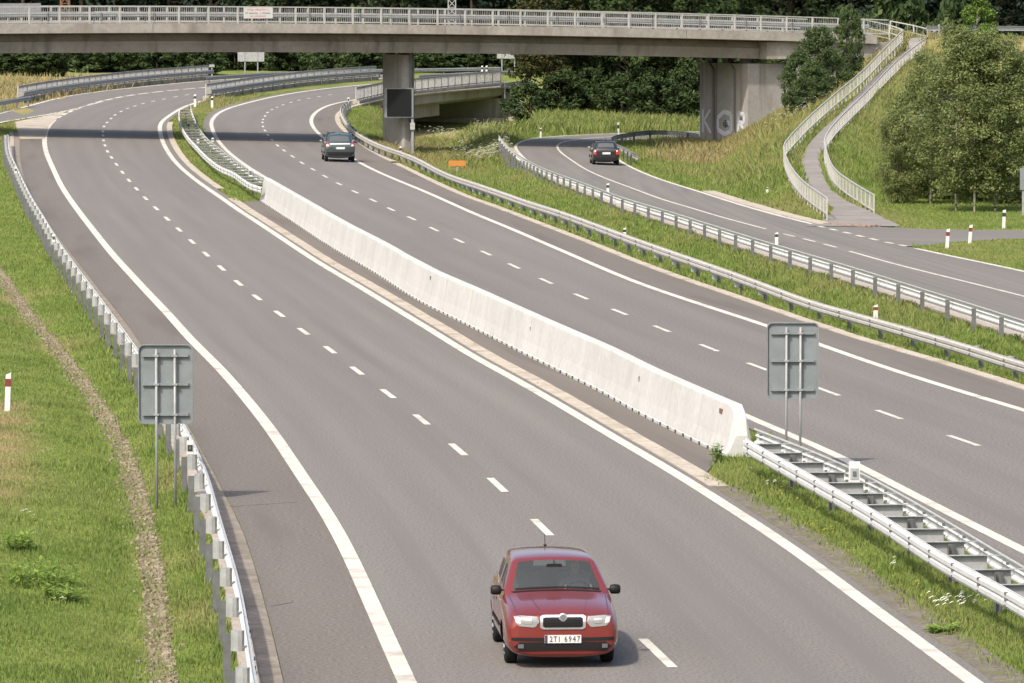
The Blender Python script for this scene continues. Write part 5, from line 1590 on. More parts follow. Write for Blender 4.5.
# driver: one skinned figure, sitting with both hands on the wheel
def driver(car):
    x0 = L / 2 - 2.28; y0 = .36
    J = [((x0 + .02, y0, .66), .15), ((x0 - .03, y0, .80), .135), ((x0 - .06, y0, .98), .145), ((x0 - .055, y0, 1.06), .10), ((x0 - .04, y0, 1.12), .055), ((x0 - .02, y0, 1.19), .075), ((x0 - .015, y0, 1.27), .088), ((x0 - .02, y0, 1.34), .06)]
    E = [(i, i + 1) for i in range(7)]
    for sg in (1, -1):
        b = len(J)
        J += [((x0 - .05, y0 + sg * .17, 1.01), .065), ((x0 + .08, y0 + sg * .24, .82), .05), ((x0 + .34, y0 + sg * .19, .90), .037), ((x0 + .46, y0 + sg * .175, .955), .034), ((x0 + .53, y0 + sg * .168, .965), .026)]
        E += [(2, b), (b, b + 1), (b + 1, b + 2), (b + 2, b + 3), (b + 3, b + 4)]
        b2 = len(J)
        J += [((x0 + .10, y0 + sg * .10, .66), .085), ((x0 + .50, y0 + sg * .14, .72), .065), ((x0 + .68, y0 + sg * .12, .46), .045), ((x0 + .82, y0 + sg * .12, .42), .04)]
        E += [(0, b2), (b2, b2 + 1), (b2 + 1, b2 + 2), (b2 + 2, b2 + 3)]
        for fi in range(4):        # fingers curled round the rim
            b3 = len(J); dz = (fi - 1.5) * .022
            J += [((x0 + .555, y0 + sg * (.165 + .01 * fi), .975 + dz), .010), ((x0 + .585, y0 + sg * .175, .975 + dz), .009), ((x0 + .58, y0 + sg * .20, .97 + dz), .008)]
            E += [(b + 4, b3), (b3, b3 + 1), (b3 + 1, b3 + 2)]
        b4 = len(J); J += [((x0 + .525, y0 + sg * .14, .99), .011), ((x0 + .55, y0 + sg * .125, 1.01), .009)]; E += [(b + 4, b4), (b4, b4 + 1)]
    me = bpy.data.meshes.new('body'); me.from_pydata([p for p, _ in J], E, [])
    o_ = bpy.data.objects.new('tmp', me); COL.objects.link(o_)
    md = o_.modifiers.new('k', 'SKIN'); md.use_smooth_shade = True
    sv = me.skin_vertices[0].data
    for i, (_, r) in enumerate(J): sv[i].radius = (r, r)
    sv[0].use_root = True
    o_.modifiers.new('s', 'SUBSURF').levels = 1
    dg = bpy.context.evaluated_depsgraph_get(); dg.update()
    full_ = bpy.data.meshes.new_from_object(o_.evaluated_get(dg)); bpy.data.objects.remove(o_)
    full_.materials.clear()
    for q in ('skin', 'shirt'): full_.materials.append(MATS[q])
    for p in full_.polygons:
        cc_ = p.center; p.material_index = 0 if (cc_.z > 1.10 or cc_.x > x0 + .36 and cc_.z > .85) else 1
    loc3 = car.matrix_world if False else None
    M = Matrix.Translation(car.location) @ Matrix.Rotation(ang, 4, 'Z')
    base = M @ Vector((x0, y0, .55))
    t = thing('person', 'driver in a grey top at the wheel of the red hatchback', 'person', base, ang)
    full_.transform(Matrix.Translation((-x0, -y0, -.55)))
    obj('body', full_, t)
    mb = MB(); kk = 10; v = []
    for r_, (zz, rr) in enumerate(((1.25, .098), (1.31, .10), (1.36, .085), (1.392, .045))):
        for i in range(kk):
            a = 2 * math.pi * i / kk; v.append((-.04 + rr * math.cos(a) * (1.0 if math.cos(a) < 0 else (.75 if zz > 1.3 else .2)), rr * .92 * math.sin(a), zz - .55))
    mb.add(v, [(r_ * kk + i, r_ * kk + (i + 1) % kk, (r_ + 1) * kk + (i + 1) % kk, (r_ + 1) * kk + i) for r_ in range(3) for i in range(kk)] + [tuple(range(3 * kk, 4 * kk))])
    mb.build('hair', 'hair', t, smooth=True)
    mb = MB(); mb.add([(.075, -.012, .69), (.075, .012, .69), (.098, 0, .675), (.072, 0, .73)], [(0, 1, 2), (0, 2, 3), (1, 3, 2)]); mb.build('nose', 'skin', t)
    mb = MB()
    for sg in (1, -1): mb.box((.074, sg * .033, .735), (.012, .024, .012))
    mb.build('eyes', 'ink_dark', t)
    mb = MB(); mb.box((.070, 0, .652), (.012, .045, .01)); mb.build('mouth', 'sign_red', t)
driver(red)

def tangent_at(P, p):
    i = int(np.argmin(np.linalg.norm(P[:, :2] - p[:2], axis=1))); a = P[min(i + 4, len(P) - 1)] - P[max(i - 4, 0)]
    return math.atan2(a[1], a[0])
def place_rear(px, py, P, Lc, rear_axle):
    p = G(px, py); a = tangent_at(P, p); f = np.array([math.cos(a), math.sin(a)])
    c_ = p[:2] + f * (Lc / 2 - rear_axle)
    return (c_[0], c_[1], float(z0(c_[0], c_[1])) + PAVE), a
# --- compact people carrier, dark grey-green
MPV = dict(dim=(4.28, 1.75, 1.64), R=.31, paint='paint_teal', glass='car_glass_dark', wheels=(.85, 3.61), mirror=(1.30, 1.12), seams=(1.35, 2.45, 3.35), handles=(2.3, 3.2), belt=1.0, aerial=3.7,
    st=[(.00, .28, .55, .64, .45, .64, .62, .58, .74, .44, .76, .78, 0), (.06, .22, .64, .75, .45, .74, .66, .66, .79, .48, .82, .84, 0), (.25, .19, .72, .84, .46, .82, .74, .72, .87, .52, .91, .93, 0),
        (.60, .19, .78, .868, .46, .86, .83, .77, .96, .56, 1.0, 1.02, 0), (.90, .19, .78, .873, .46, .87, .88, .79, 1.0, .62, 1.06, 1.09, 0), (.98, .19, .78, .873, .46, .87, .89, .795, 1.005, .70, 1.09, 1.12, .5),
        (1.35, .19, .78, .873, .46, .87, .90, .795, 1.01, .66, 1.32, 1.37, .9), (1.75, .19, .78, .873, .46, .87, .90, .795, 1.02, .61, 1.53, 1.58, 1), (1.85, .19, .78, .873, .46, .87, .90, .795, 1.02, .60, 1.56, 1.605, 1),
        (2.2, .19, .78, .873, .46, .87, .91, .795, 1.03, .60, 1.59, 1.64, 1), (2.45, .19, .78, .873, .46, .87, .91, .795, 1.03, .60, 1.59, 1.64, 1), (2.53, .19, .78, .873, .46, .87, .91, .795, 1.03, .60, 1.59, 1.64, 1),
        (3.3, .20, .78, .87, .46, .865, .92, .79, 1.04, .59, 1.56, 1.61, 1), (3.38, .20, .78, .87, .46, .865, .92, .79, 1.04, .585, 1.55, 1.60, 1), (3.74, .21, .77, .865, .47, .86, .93, .78, 1.05, .57, 1.50, 1.55, 1),
        (3.80, .21, .77, .862, .47, .857, .93, .775, 1.05, .565, 1.47, 1.52, 1), (4.12, .22, .75, .85, .48, .845, .92, .755, 1.05, .60, 1.10, 1.13, .7), (4.20, .24, .73, .83, .50, .82, .88, .74, 1.0, .58, 1.04, 1.06, 0), (4.28, .30, .68, .77, .52, .77, .74, .68, .86, .5, .90, .92, 0)],
    side=[(1.35, 2.45), (2.53, 3.30), (3.38, 3.74)], ws=[(.98, 1.75)], rw=[(3.80, 4.12)])
lc, a = place_rear(339.5, 162.3, RR, 4.28, .67)
mpv, wrap, cast, full = build_car('people_carrier', 'dark grey-green people carrier driving away towards the overpass', MPV, lc, a)
for sg in (1, -1):
    tl = wrap('tail_lamp', [(sg * .60, .86), (sg * .80, .86), (sg * .74, 1.16), (sg * .66, 1.16)], 'r', 'lamp_red', .012, 6)
    wrap('lamp_clear', [(sg * .62, .90), (sg * .78, .90), (sg * .77, .98), (sg * .63, .98)], 'r', 'lamp_white', .02, 4, parent=tl)
wrap('rear_bumper', [(-.74, .36), (.74, .36), (.78, .56), (-.78, .56)], 'r', 'trim', .018, 12)
wrap('tailgate_trim', [(-.56, .99), (.56, .99), (.56, 1.05), (-.56, 1.05)], 'r', 'alloy', .010, 10)
h, _ = cast((-5, 0, .78), (1, 0, 0)); plate(mpv, h.x - .02, .78, .52, .115, '', -1)
for sg in (1, -1):
    mb = MB(); mb.bar((4.28 / 2 - 2.0, sg * .60, 1.64), (4.28 / 2 - 3.6, sg * .57, 1.60), .035, .03); mb.build('roof_rail', 'black_plastic', mpv)
# --- black hatchback on the side road
BLK = dict(RED); BLK.update(paint='paint_black', glass='car_glass_dark', aerial=3.3)
lc, a = place_rear(605.5, 165.4, SCN, 3.96, .70)
blk, wrap, cast, full = build_car('hatchback_car', 'black hatchback driving away on the narrower side road', BLK, lc, a)
for sg in (1, -1):
    tl = wrap('tail_lamp', [(sg * .56, .64), (sg * .74, .62), (sg * .74, .90), (sg * .60, .90)], 'r', 'lamp_red', .012, 6)
    wrap('lamp_clear', [(sg * .58, .80), (sg * .68, .80), (sg * .67, .89), (sg * .60, .89)], 'r', 'lamp_white', .02, 4, parent=tl)
h, _ = cast((-5, 0, .72), (1, 0, 0)); plate(blk, h.x - .02, .70, .50, .12, '', -1)
wrap('rear_bumper', [(-.66, .32), (.66, .32), (.70, .46), (-.70, .46)], 'r', 'trim', .014, 12)
# ------------------------------------------------------------------ grass
def in_mask(X, Y):
    j = ((X - MX0) / MS).astype(int); i = ((Y - MY0) / MS).astype(int)
    ok = (i >= 0) & (i < MASK.shape[0]) & (j >= 0) & (j < MASK.shape[1])
    r = np.zeros(X.shape, bool); r[ok] = MASK[i[ok], j[ok]]; return r
def blades(X, Y, hgt, wid, dry, zoff=0.0, lean=.45):
    n = len(X); Z = terrain(X, Y) + zoff
    a = RNG.uniform(0, 2 * math.pi, n); h = hgt * RNG.uniform(.55, 1.25, n); w = wid * RNG.uniform(.7, 1.3, n)
    la = RNG.uniform(0, 2 * math.pi, n); l = h * lean * RNG.uniform(.1, 1.2, n)
    dx, dy = np.cos(a) * w / 2, np.sin(a) * w / 2; lx, ly = np.cos(la) * l, np.sin(la) * l
    V = np.empty((n, 4, 3))
    V[:, 0] = np.stack([X - dx, Y - dy, Z - .02], 1); V[:, 1] = np.stack([X + dx, Y + dy, Z - .02], 1)
    V[:, 2] = np.stack([X + lx * .35 + dx * .7, Y + ly * .35 + dy * .7, Z + h * .6], 1)
    V[:, 3] = np.stack([X + lx, Y + ly, Z + h], 1)
    b = np.arange(n)[:, None] * 4
    Fq = np.hstack([b, b + 1, b + 2, b + 3])
    return V.reshape(-1, 3), Fq, np.repeat(dry, 4)
def scatter(y0, y1, dens, ref=80.0, power=1.75):
    """random points in the visible wedge; density falls with distance"""
    edges = np.arange(y0, y1, 4.0); XS = []; YS = []
    for e in edges:
        w = 2 * (.0975 * (e + 4) + 5.0)
        n = RNG.poisson(dens * (ref / (e + 2)) ** power * w * 4.0)
        YS.append(RNG.uniform(e, e + 4, n)); XS.append(RNG.uniform(-w / 2, w / 2, n))
    return np.concatenate(XS), np.concatenate(YS)
X, Y = scatter(62, 400, 560, power=1.6)
ok = ~in_mask(X + RNG.normal(0, .10, len(X)), Y + RNG.normal(0, .25, len(X))) & ~in_mask(X, Y - .1)
X, Y = X[ok], Y[ok]
xs_ = np.interp(Y, soil[:, 1], soil[:, 0]); k = (X - xs_ > .2) & (X - xs_ < RNG.uniform(.45, 1.0, len(X))) & (Y < soil[-1, 1]); X, Y = X[~k], Y[~k]
# thin over the stony channel, keep out of the barrier and underpass
xd = _xd(Y); k = (np.abs(X - xd + .04) < .27) & (RNG.uniform(size=len(X)) < np.where(X > xd, .74, .42) * (.55 + .45 * np.clip(1.5 * np.sin(Y * .9 + 2 * np.sin(Y * .23)) + .8, 0, 1))) & (Y < 262)
xb = np.interp(Y, BC[:, 1], BC[:, 0]); k |= (np.abs(X - xb) < .36) & (Y > BC[0, 1] - .6) & (Y < BC[-1, 1])
X, Y = X[~k], Y[~k]
dr = np.clip(dryness(X, Y) + RNG.normal(0, .13, len(X)), 0, 1)
xg = np.interp(Y, GL[:, 1], GL[:, 0])
xrg = np.interp(Y, RG[::1, 1][np.argsort(RG[:, 1])], RG[np.argsort(RG[:, 1]), 0])
xsl = np.interp(Y, SR[np.argsort(SR[:, 1]), 1], SR[np.argsort(SR[:, 1]), 0])
reg = np.where(X < xg + .3, 0, np.where(X < xrg - 2.0, 1, np.where(X < xsl - 3.5, 2, 3)))
far = np.clip((Y - 90) / 200, 0, 1)
clump = .7 + .6 * np.clip(np.sin(X * 1.9 + np.sin(Y * .8) * 2) * np.sin(Y * .63 + X * .3) + .3, 0, 1)
hg = {0: .075, 1: .10, 2: .15, 3: .17}
wd = .016 + .030 * far ** .9
HG = np.choose(reg, [hg[i] for i in range(4)]) * clump * (1 + .25 * far)
HG = np.where(_xrk(Y) + 1.2 > X, np.where(reg == 2, .14, HG), HG)
HG = np.where((reg == 3) & (Y < 262) & (X > 15.2), .09, HG)
for r_, nm in enumerate(('short grass and moss on the left roadside bank', 'grass with small flowers in the median', 'green and dry grass slope between the carriageway and the side road', 'meadow grass beyond the side road and on the embankment')):
    k = reg == r_
    V, Fq, dv = blades(X[k], Y[k], HG[k], wd[k], dr[k])
    g = stuff(obj('grass', np_mesh('grass', V, Fq, 'grass_blade', {'dry': dv}))); g['label'] = nm; g['category'] = 'grass'

# tall dry grass and weeds where the photograph shows them: picture point, radius, number, height, dryness
def tall(spots, label, name='tall_grass', wide=.05):
    A = []
    for px, py, r, n, h, dv in spots:
        p = G(px, py, 0, terrain)
        x = p[0] + RNG.normal(0, r * .5, n); y = p[1] + RNG.normal(0, r * 1.3, n)
        kk = ~in_mask(x, y); x, y = x[kk], y[kk]
        V, Fq, d_ = blades(x, y, np.full(len(x), h), np.full(len(x), wide), np.clip(RNG.normal(dv, .18, len(x)), 0, 1), lean=.5); A.append((V, Fq, d_))
    o_ = 0; VV = []; FF = []; DD = []
    for V, Fq, d_ in A: VV.append(V); FF.append(Fq + o_); DD.append(d_); o_ += len(V)
    g = stuff(obj(name, np_mesh(name, np.vstack(VV), np.vstack(FF), 'grass_blade', {'dry': np.concatenate(DD)}))); g['label'] = label; g['category'] = 'grass'
tall([(715,150,3.0,3600,.55,.80),(735,142,3.2,3600,.6,.65),(703,160,3,2600,.45,.85),(682,158,1.6,700,.4,.75),(758,130,3,2600,.6,.5),(780,160,3.0,1800,.4,.4),(772,182,2.5,1500,.35,.15),(745,165,3.5,2400,.45,.35),(720,175,3,1800,.3,.3)], 'tall pale dry grass on the mound in front of the abutment', wide=.042)
tall([(820,90,2.6,2600,.55,.6),(848,65,2.6,2600,.55,.65),(876,42,2.6,2200,.55,.65),(868,50,2.6,2000,.55,.6),(802,115,2.6,2000,.5,.5),(840,50,3,1500,.55,.6)], 'straw-coloured weeds on the embankment behind the footpath railing', wide=.045)
tall([(850,118,1.2,900,.30,.45),(875,95,1.2,900,.30,.45),(902,66,1.2,800,.3,.45),(956,40,2.0,1300,.42,.85),(915,120,3,1500,.3,.4),(905,150,3,1500,.25,.3)], 'rough grass along the footpath and reddish dry weeds at its top', wide=.04)
tall([(395,150,2.5,2000,.30,.8),(425,152,2.5,2200,.40,.7),(450,158,3,2400,.45,.6),(470,150,3,2200,.5,.35),(485,152,3,2000,.5,.25),(500,165,3,1800,.4,.25),(440,146,2.5,1800,.5,.45),(460,143,2.5,1800,.5,.35)], 'unmown weeds and dry grass around the foot of the overpass pier', wide=.042)
tall([(535,128,5,2200,.7,.18),(560,126,6,2200,.7,.15),(585,127,6,2200,.7,.18),(610,126,6,2200,.7,.2),(640,125,6,2000,.65,.3),(670,124,6,2000,.65,.3),(695,124,6,1600,.65,.35)], 'tall green roadside growth behind the bend of the side road', wide=.07)
tall([(10,88,12,3000,.45,.85),(35,91,10,2600,.45,.85),(52,92,7,1600,.45,.8)], 'yellowed field beyond the exit lane', wide=.08)
tall([(195,103,2.5,500,.35,.6),(205,101,2,400,.35,.6),(215,100,2,300,.35,.5)], 'browned weeds at the far tip of the median', wide=.06)

# longer grass left standing along the verge guardrail and at the foot of its posts
A = []
for P_, o1, o2, n_, h_ in ((RG, -.30, .25, 16000, .20), (GL, -.45, -.0, 9000, .16), (SG, -.6, .1, 7000, .22)):
    L_ = length(P_); s_ = L_ * RNG.uniform(0, 1, n_) ** 1.2
    d_ = np.r_[0, np.cumsum(np.linalg.norm(np.diff(P_, axis=0), axis=1))]; nn2, _ = normals2(P_); of = RNG.uniform(o1, o2, n_)
    x = np.interp(s_, d_, P_[:, 0]) + np.interp(s_, d_, nn2[:, 0]) * of; y = np.interp(s_, d_, P_[:, 1]) + np.interp(s_, d_, nn2[:, 1]) * of
    kk = ~in_mask(x, y); x, y = x[kk], y[kk]
    A.append(blades(x, y, np.full(len(x), h_), .02 + .05 * np.clip((y - 90) / 200, 0, 1), np.clip(dryness(x, y) + RNG.normal(.05, .15, len(x)), 0, 1)))
o_ = 0; VV = []; FF = []; DD = []
for V, Fq, d_ in A: VV.append(V); FF.append(Fq + o_); DD.append(d_); o_ += len(V)
g = stuff(obj('verge_grass', np_mesh('verge_grass', np.vstack(VV), np.vstack(FF), 'grass_blade', {'dry': np.concatenate(DD)}))); g['label'] = 'uncut grass along the feet of the guardrails'; g['category'] = 'grass'

# flowers
def flowers(spots, mat, label, size=.03, h=.2):
    V = []; Fq = []
    for px, py, r, n in spots:
        p = G(px, py, 0, terrain)
        for _ in range(n):
            x, y = p[0] + random.gauss(0, r * .5), p[1] + random.gauss(0, r * 1.2)
            if in_mask(np.array([x]), np.array([y]))[0]: continue
            z = T(x, y) + h * random.uniform(.6, 1.2); s = size * random.uniform(.6, 1.3); b = len(V); nb = 6
            V.append((x, y, z + s * .3))
            for i in range(nb):
                a = 2 * math.pi * i / nb; V.append((x + s * math.cos(a), y + s * math.sin(a), z + s * .5 * math.sin(a * 1.5)))
            Fq += [(b, b + 1 + i, b + 1 + (i + 1) % nb) for i in range(nb)]
    g = stuff(obj('wildflowers', np_mesh('wildflowers', np.array(V), np.array(Fq), mat))); g['label'] = label; g['category'] = 'flowers'
flowers([(952,610,.35,34),(892,570,.15,4),(770,490,.3,5),(26,522,.12,4),(60,610,.1,3),(866,527,.2,3)], 'petal_white', 'small white daisies in the median and bank grass', .038)
flowers([(815,528,1.0,40),(780,500,1.0,40),(860,556,1.0,30),(900,590,1.0,20),(830,535,.6,20),(215,178,3,40),(230,185,2,30)], 'petal_yellow', 'tiny yellow flowers in the median grass', .022, .16)
flowers([(448,140,3,120),(470,143,3,90),(495,158,2.5,160),(488,163,2,120),(505,152,2,80)], 'petal_white', 'creamy white flower heads of tall weeds below the underpass', .09, .75)
flowers([(735,112,3,40),(790,100,3,60),(800,118,2.5,60),(845,60,3,70),(870,32,3,80),(855,45,3,60)], 'petal_white', 'pale seed heads on the embankment', .08, .8)

# ------------------------------------------------------------------ leafy things
def leaf_cloud(centres, radii, per, size, flat=.6, seed=1):
    """clusters of small leaf faces round given centres"""
    rng = np.random.default_rng(seed)
    C = np.repeat(np.asarray(centres), per, 0); R_ = np.repeat(np.asarray(radii), per)
    n = len(C)
    d = rng.normal(size=(n, 3)); d /= np.linalg.norm(d, axis=1)[:, None]
    r = R_ * rng.uniform(.25, 1.0, n) ** .6
    P = C + d * r[:, None] * np.array([1, 1, .8])
    nrm = d * .6 + rng.normal(size=(n, 3)) * .7 + np.array([0, 0, flat]); nrm /= np.linalg.norm(nrm, axis=1)[:, None]
    t = np.cross(nrm, rng.normal(size=(n, 3))); t /= np.linalg.norm(t, axis=1)[:, None] + 1e-9
    b = np.cross(nrm, t); s = size * rng.uniform(.6, 1.35, n)[:, None]
    V = np.stack([P - t * s, P - b * s * .5 + t * s * .1, P + t * s, P + b * s * .5 + t * s * .1], 1)
    return V.reshape(-1, 3), np.arange(n * 4).reshape(-1, 4)
def tree_kit(kind, H, R, seed, n_cl, per, leaf, mat, bark, base=.15, shape='round', trunk_r=.12, droop=0.0, multi=1):
    rng = random.Random(seed)
    tr = MB(); C = []; Rr = []
    def prof(f):
        if shape == 'round': return math.sin(math.pi * min(max((f * .92 + .06), 0), 1)) ** .6
        if shape == 'cone': return (1 - f) ** .85 * .96 + .05
        if shape == 'column': return min(1, (f * 5 + .35)) * (1 - f) ** .42
        return 1.0
    for mi in range(multi):
        bx, by = (rng.uniform(-.25, .25), rng.uniform(-.25, .25)) if multi > 1 else (0, 0)
        pts = []; x, y = bx, by; tx, ty = rng.uniform(-.05, .05) + bx * .2, rng.uniform(-.05, .05) + by * .2
        for k in range(9):
            f = k / 8; pts.append((x, y, f * H * .95 - .3)); x += tx * H / 8 + rng.uniform(-.04, .04) * H / 8; y += ty * H / 8 + rng.uniform(-.04, .04) * H / 8
        tr.tube(pts, [trunk_r * (1 - .9 * k / 8) + .008 for k in range(9)], 7)
        nb = int(n_cl / multi)
        for i in range(nb):
            f = base + (1 - base) * ((i + rng.random()) / nb)
            zc = f * H; rad = R * prof((f - base) / (1 - base)) 
            a = rng.uniform(0, 2 * math.pi); rr = rad * math.sqrt(rng.uniform(.12, 1.0)) * rng.uniform(.85, 1.12)
            q = np.array(pts[min(int(f * 8), 7)]); q2 = np.array(pts[min(int(f * 8) + 1, 8)]); tp = q + (q2 - q) * (f * 8 - int(f * 8))
            c_ = np.array([tp[0] + rr * math.cos(a), tp[1] + rr * math.sin(a), zc + rng.uniform(-.04, .04) * H - droop * rr])
            C.append(c_); Rr.append(R * rng.uniform(.16, .30) * (1.0 if shape != 'cone' else .8))
            if i % 2 == 0 and rr > .25:
                st = np.array([tp[0], tp[1], max(zc - rr * .55, .15 * H * base)])
                tr.tube([st, (st + c_) / 2 + np.array([0, 0, rr * .08]), c_], [trunk_r * .35 * (1 - f * .6), trunk_r * .22 * (1 - f * .6), .008], 5, cap=False)
    V, Fq = leaf_cloud(C, Rr, per, leaf, seed=seed)
    V[:, 2] = np.maximum(V[:, 2], .04)
    return tr.build('trunk', bark, link=False, smooth=True), np_mesh('crown', V, Fq, mat)
KITS = {}
def plant(kit, name, label, cat, x, y, sc=1.0, rz=None, group=None, z=None):
    t = thing(name, label, cat, (x, y, (T(x, y) if z is None else z) - .05), random.uniform(0, 6.28) if rz is None else rz, group)
    t.scale = (sc, sc, sc) if not hasattr(sc, '__len__') else sc
    obj('trunk', kit[0], t); obj('crown', kit[1], t)
    return t
birch = [tree_kit('birch', 8.4, 2.05, 11 + i, 170, 135, .070, 'leaf_birch', 'bark_birch', .16, 'round', .055, .35) for i in range(3)]
birch_low = [tree_kit('birch', 5.6, 2.0, 31 + i, 130, 135, .075, 'leaf_birch', 'bark_dark', .04, 'round', .06, .1, 3) for i in range(2)]
bright = tree_kit('bright', 8.9, 1.15, 41, 100, 150, .062, 'leaf_bright', 'bark_birch', .45, 'column', .075)
def at_px(px, py): return G(px, py, 0, terrain)
def gp(px, d): return GD(px, 100, d)[0]
for i, (px, d, k, sc, lb) in enumerate([(957, 228, birch[0], .95, 'birch with pale forked trunk at the grass corner of the branch road'), (975, 227.5, birch[1], .93, 'birch with slim pale trunk standing second from the pale forked one'),
                                        (996, 228, birch[2], .90, 'birch with leaning pale trunk beside the dark gap'), (931, 236, birch[1], .80, 'leafy birch on the footpath side of the clump'),
                                        (1010, 238, birch[0], .84, 'birch at the branch road end of the clump'), (1032, 240, birch[2], .80, 'dark birch at the back edge of the clump by the tall sign pole')]):
    plant(k, 'birch_tree', lb, 'tree', gp(px, d), d, sc, group='birch clump by the branch road')
plant(bright, 'young_tree', 'bright yellow-green slender tree rising out of the birch clump', 'tree', gp(971, 246), 246, (1.15, 1.15, 1.04))
for px, d, k, sc, lb in [(902, 236, birch_low[0], (.55, .55, .72), 'low leafy bush at the meadow edge of the birch clump'), (915, 245, birch_low[1], (.75, .75, .95), 'rounded leafy bush behind the low one at the birch clump'), (985, 240, birch_low[0], (1.0, 1.0, .95), 'dark undergrowth bush behind the pale birch trunks'),
                         (1020, 236, birch_low[1], (.9, .9, .8), 'dark undergrowth bush next to the tall sign pole'), (945, 242, birch_low[1], (1.0, 1.0, 1.05), 'leafy bush filling the middle of the birch clump')]:
    plant(k, 'bush', lb, 'bush', gp(px, d), d, sc, group='undergrowth of the birch clump')
# shrubs by the abutment
shrub = [tree_kit('shrub', 4.4, 1.6, 51 + i, 150, 95, .08, 'leaf_bush', 'bark_dark', .01, 'round', .06) for i in range(2)]
for px, d, k, sc, lb in [(799, 322, shrub[0], (.75, .75, .88), 'dark pointed shrub against the abutment return wall'), (822, 324, shrub[1], (.9, .9, 1.0), 'dark broad shrub on the embankment between the pointed ones'), (849, 330, shrub[0], (.62, .62, 1.05), 'slim dark shrub overlapping the end of the overpass railing'), (810, 318, shrub[1], (.68, .68, .68), 'small dark shrub low on the embankment in front of the broad one')]:
    plant(k, 'shrub', lb, 'shrub', gp(px, d), d, sc)
# dark trees behind the overpass
dk = [tree_kit('dark', 11.5, 3.0, 61 + i, 150, 70, .17, 'leaf_dark', 'bark_dark', .08, 'round', .2) for i in range(2)]
br = tree_kit('brown', 10.5, 2.9, 71, 150, 80, .16, 'leaf_brown', 'bark_dark', .04, 'round', .2)
for px, d, k, sc, lb in [(548, 386, br, 1.0, 'dark reddish-brown leafy tree behind the overpass next to the stone wall'), (588, 389, dk[0], 1.0, 'dark green tree standing second behind the overpass, right of the reddish one'), (625, 387, dk[1], 1.05, 'dark green tree in the middle of the row behind the overpass'), (662, 390, dk[0], 1.05, 'dark green tree with pale gaps left of the abutment'), (696, 388, dk[1], 1.0, 'dark green tree half hidden by the abutment'), (735, 412, dk[0], 1.0, 'dark tree rising behind the abutment and overpass end')]:
    plant(k, 'broadleaf_tree', lb, 'tree', gp(px, d), d, sc, group='tree row behind the overpass')
ub_ = [tree_kit('ub', 3.4, 1.9, 111 + i, 60, 70, .13, 'leaf_dark', 'bark_dark', .0, 'round', .05) for i in range(2)]
for i, px in enumerate((530, 560, 592, 622, 652, 682, 708)):
    plant(ub_[i % 2], 'bush', 'dark bush filling the foot of the tree row behind the overpass', 'bush', gp(px, 383), 383 + (i % 3), (1.1, 1.0, .85 + .1 * (i % 3)), group='bushes under the tree row')
for px, d, sc in [(606, 416, 1.15), (645, 418, 1.2), (570, 417, 1.15), (680, 418, 1.15), (715, 420, 1.15)]:
    plant(dk[int(px) % 2], 'broadleaf_tree', 'tall green tree in the second row behind the overpass', 'tree', gp(px, d), d, sc, group='second tree row behind the overpass')

# forest
spr = [tree_kit('spruce', 19, 3.3, 81 + i, 170, 46, .26, 'leaf_forest', 'bark_dark', .02, 'cone', .22, .3) for i in range(3)]
fdec = [tree_kit('fdec', 16, 3.6, 91 + i, 150, 46, .27, ('leaf_forest_mid', 'leaf_forest')[i % 2], 'bark_dark', .03, 'round', .22) for i in range(3)]
n = 0
for row, (d, step) in enumerate(((474, 4.6), (486, 4.6), (500, 5.0), (516, 5.5))):
    w = .0975 * d + 12
    for x in np.arange(-w + (row % 2) * 2.3, w, step):
        k = random.choice(spr + fdec); kd = 'spruce_tree' if k in spr else 'broadleaf_tree'
        plant(k, kd, ('tall dark spruce in the forest edge behind the roads', 'dark broadleaf tree in the forest edge behind the roads')[kd != 'spruce_tree'], 'tree', x + random.uniform(-1.2, 1.2), d + random.uniform(-4, 4), random.uniform(.85, 1.2), group=('forest spruces', 'forest broadleaf trees')[kd != 'spruce_tree'])
        n += 1
# lower, lighter bushes in front of the forest
fb = [tree_kit('fb', 3.0, 1.5, 101 + i, 46, 60, .16, ('leaf_bush', 'leaf_weed', 'leaf_dark')[i], 'bark_dark', .03, 'round', .05) for i in range(3)]
plant(fb[1], 'bush', 'light green young bush between the lattice mast and the parapet', 'bush', gp(105, 452), 452, (.72, .72, 1.0))
for px, d, k, sc, lb in [(125, 456, 0, (.9, .9, 1.0), 'mid green bush beyond the parapet next to the light young one'), (154, 455, 1, (.75, .75, .8), 'second light green bush beyond the parapet'), (176, 456, 0, (1.1, 1.1, .7), 'low spreading bush beyond the parapet end'), (228, 458, 2, (1.4, 1.4, .7), 'dark bush left of the wide pale sign back')]:
    plant(fb[k], 'bush', lb, 'bush', gp(px, d), d, sc)
for i in range(26):
    px = random.uniform(-30, 1050); d = random.uniform(458, 468)
    plant(fb[random.choice((0, 2, 2))], 'bush', 'dark low bush at the foot of the forest', 'bush', gp(px, d), d, (random.uniform(1.2, 1.9), random.uniform(1.2, 1.9), random.uniform(.7, 1.2)), group='bushes along the forest foot')
for i in range(64):
    px = -25 + i * 8.6 + random.uniform(-3, 3)
    d = 419.5 if px < 58 else (434 + random.uniform(0, 6) if px < 205 else 449 + random.uniform(0, 7))
    x_ = gp(px, d)
    if 395 < px < 520: d += 8
    plant(fb[random.choice((0, 2, 2, 2))], 'bush', 'dark bush in the hedge line between the far guardrails and the forest', 'bush', gp(px, d), d, (random.uniform(.8, 1.3), random.uniform(.8, 1.3), random.uniform(.55, .95)), group='hedge before the forest')
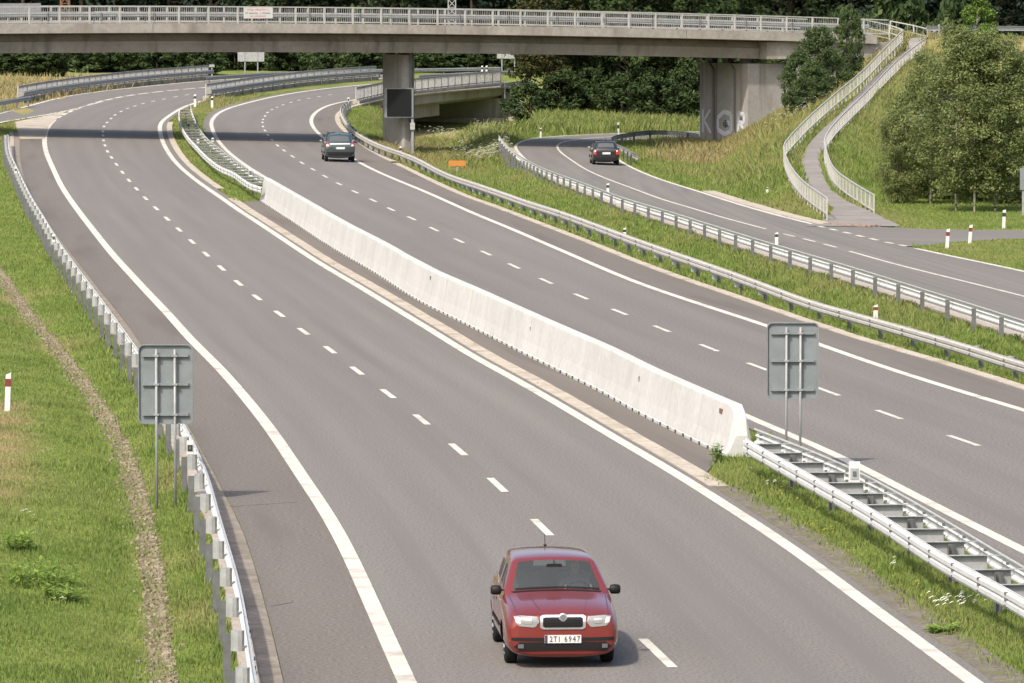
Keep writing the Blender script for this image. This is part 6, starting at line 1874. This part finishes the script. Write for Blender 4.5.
# bushes between embankment top and forest on the right
for px, d, k, sc in [(870, 400, 0, 1.5), (905, 402, 2, 1.6), (935, 398, 0, 1.4), (888, 408, 2, 1.8), (960, 405, 2, 1.6), (840, 405, 0, 1.5)]:
    plant(fb[k], 'bush', 'mid green bush behind the top of the embankment', 'bush', gp(px, d), d, (sc, sc, sc * 1.7), group='bushes behind the embankment')

# leafy weeds on the left bank
def weed(label, px, py, r, nl, h):
    p = at_px(px, py); rng = random.Random(int(px * 7 + py)); 
    t = thing('weed_plant', label, 'plant', p)
    st = MB(); V = []; Fq = []
    for i in range(nl):
        a = rng.uniform(0, 6.28); q = r * math.sqrt(rng.random()); x, y = q * math.cos(a), q * math.sin(a) * 1.6; hh = h * rng.uniform(.5, 1.2)
        gz = T(p[0] + x, p[1] + y) - p[2]
        st.tube([(x, y, gz - .03), (x * 1.1, y * 1.1, gz + hh)], [.006, .003], 4, cap=False)
        for j in range(9):
            f = .25 + .75 * j / 8; b = rng.uniform(0, 6.28); s = .055 * rng.uniform(.7, 1.4); c_ = np.array([x * (1 + .1 * f), y * (1 + .1 * f), gz + hh * f])
            d_ = np.array([math.cos(b), math.sin(b), rng.uniform(-.1, .5)]); e = np.array([-math.sin(b), math.cos(b), 0]); k = len(V)
            V += [c_, c_ + d_ * s + e * s * .5, c_ + d_ * s * 2.0, c_ + d_ * s - e * s * .5]; Fq.append((k, k + 1, k + 2, k + 3))
    stuff(st.build('stems', 'leaf_weed', t)); obj('leaf_mass', np_mesh('leaf_mass', np.array(V), np.array(Fq), 'leaf_weed'), t)
weed('bright green leafy weed patch low on the left bank', 40, 585, .55, 60, .32)
weed('smaller light green weed tuft above the leafy patch on the left bank', 18, 550, .25, 26, .25)
weed('small weed tuft beside the leafy patch, towards the stony channel', 65, 600, .3, 28, .22)
weed('little weed growing at the end of the concrete barrier', 718, 463, .12, 14, .35)
weed('leafy weed clump at the asphalt edge below the daisies in the median', 942, 634, .22, 24, .14)

print('objects', len(bpy.data.objects))
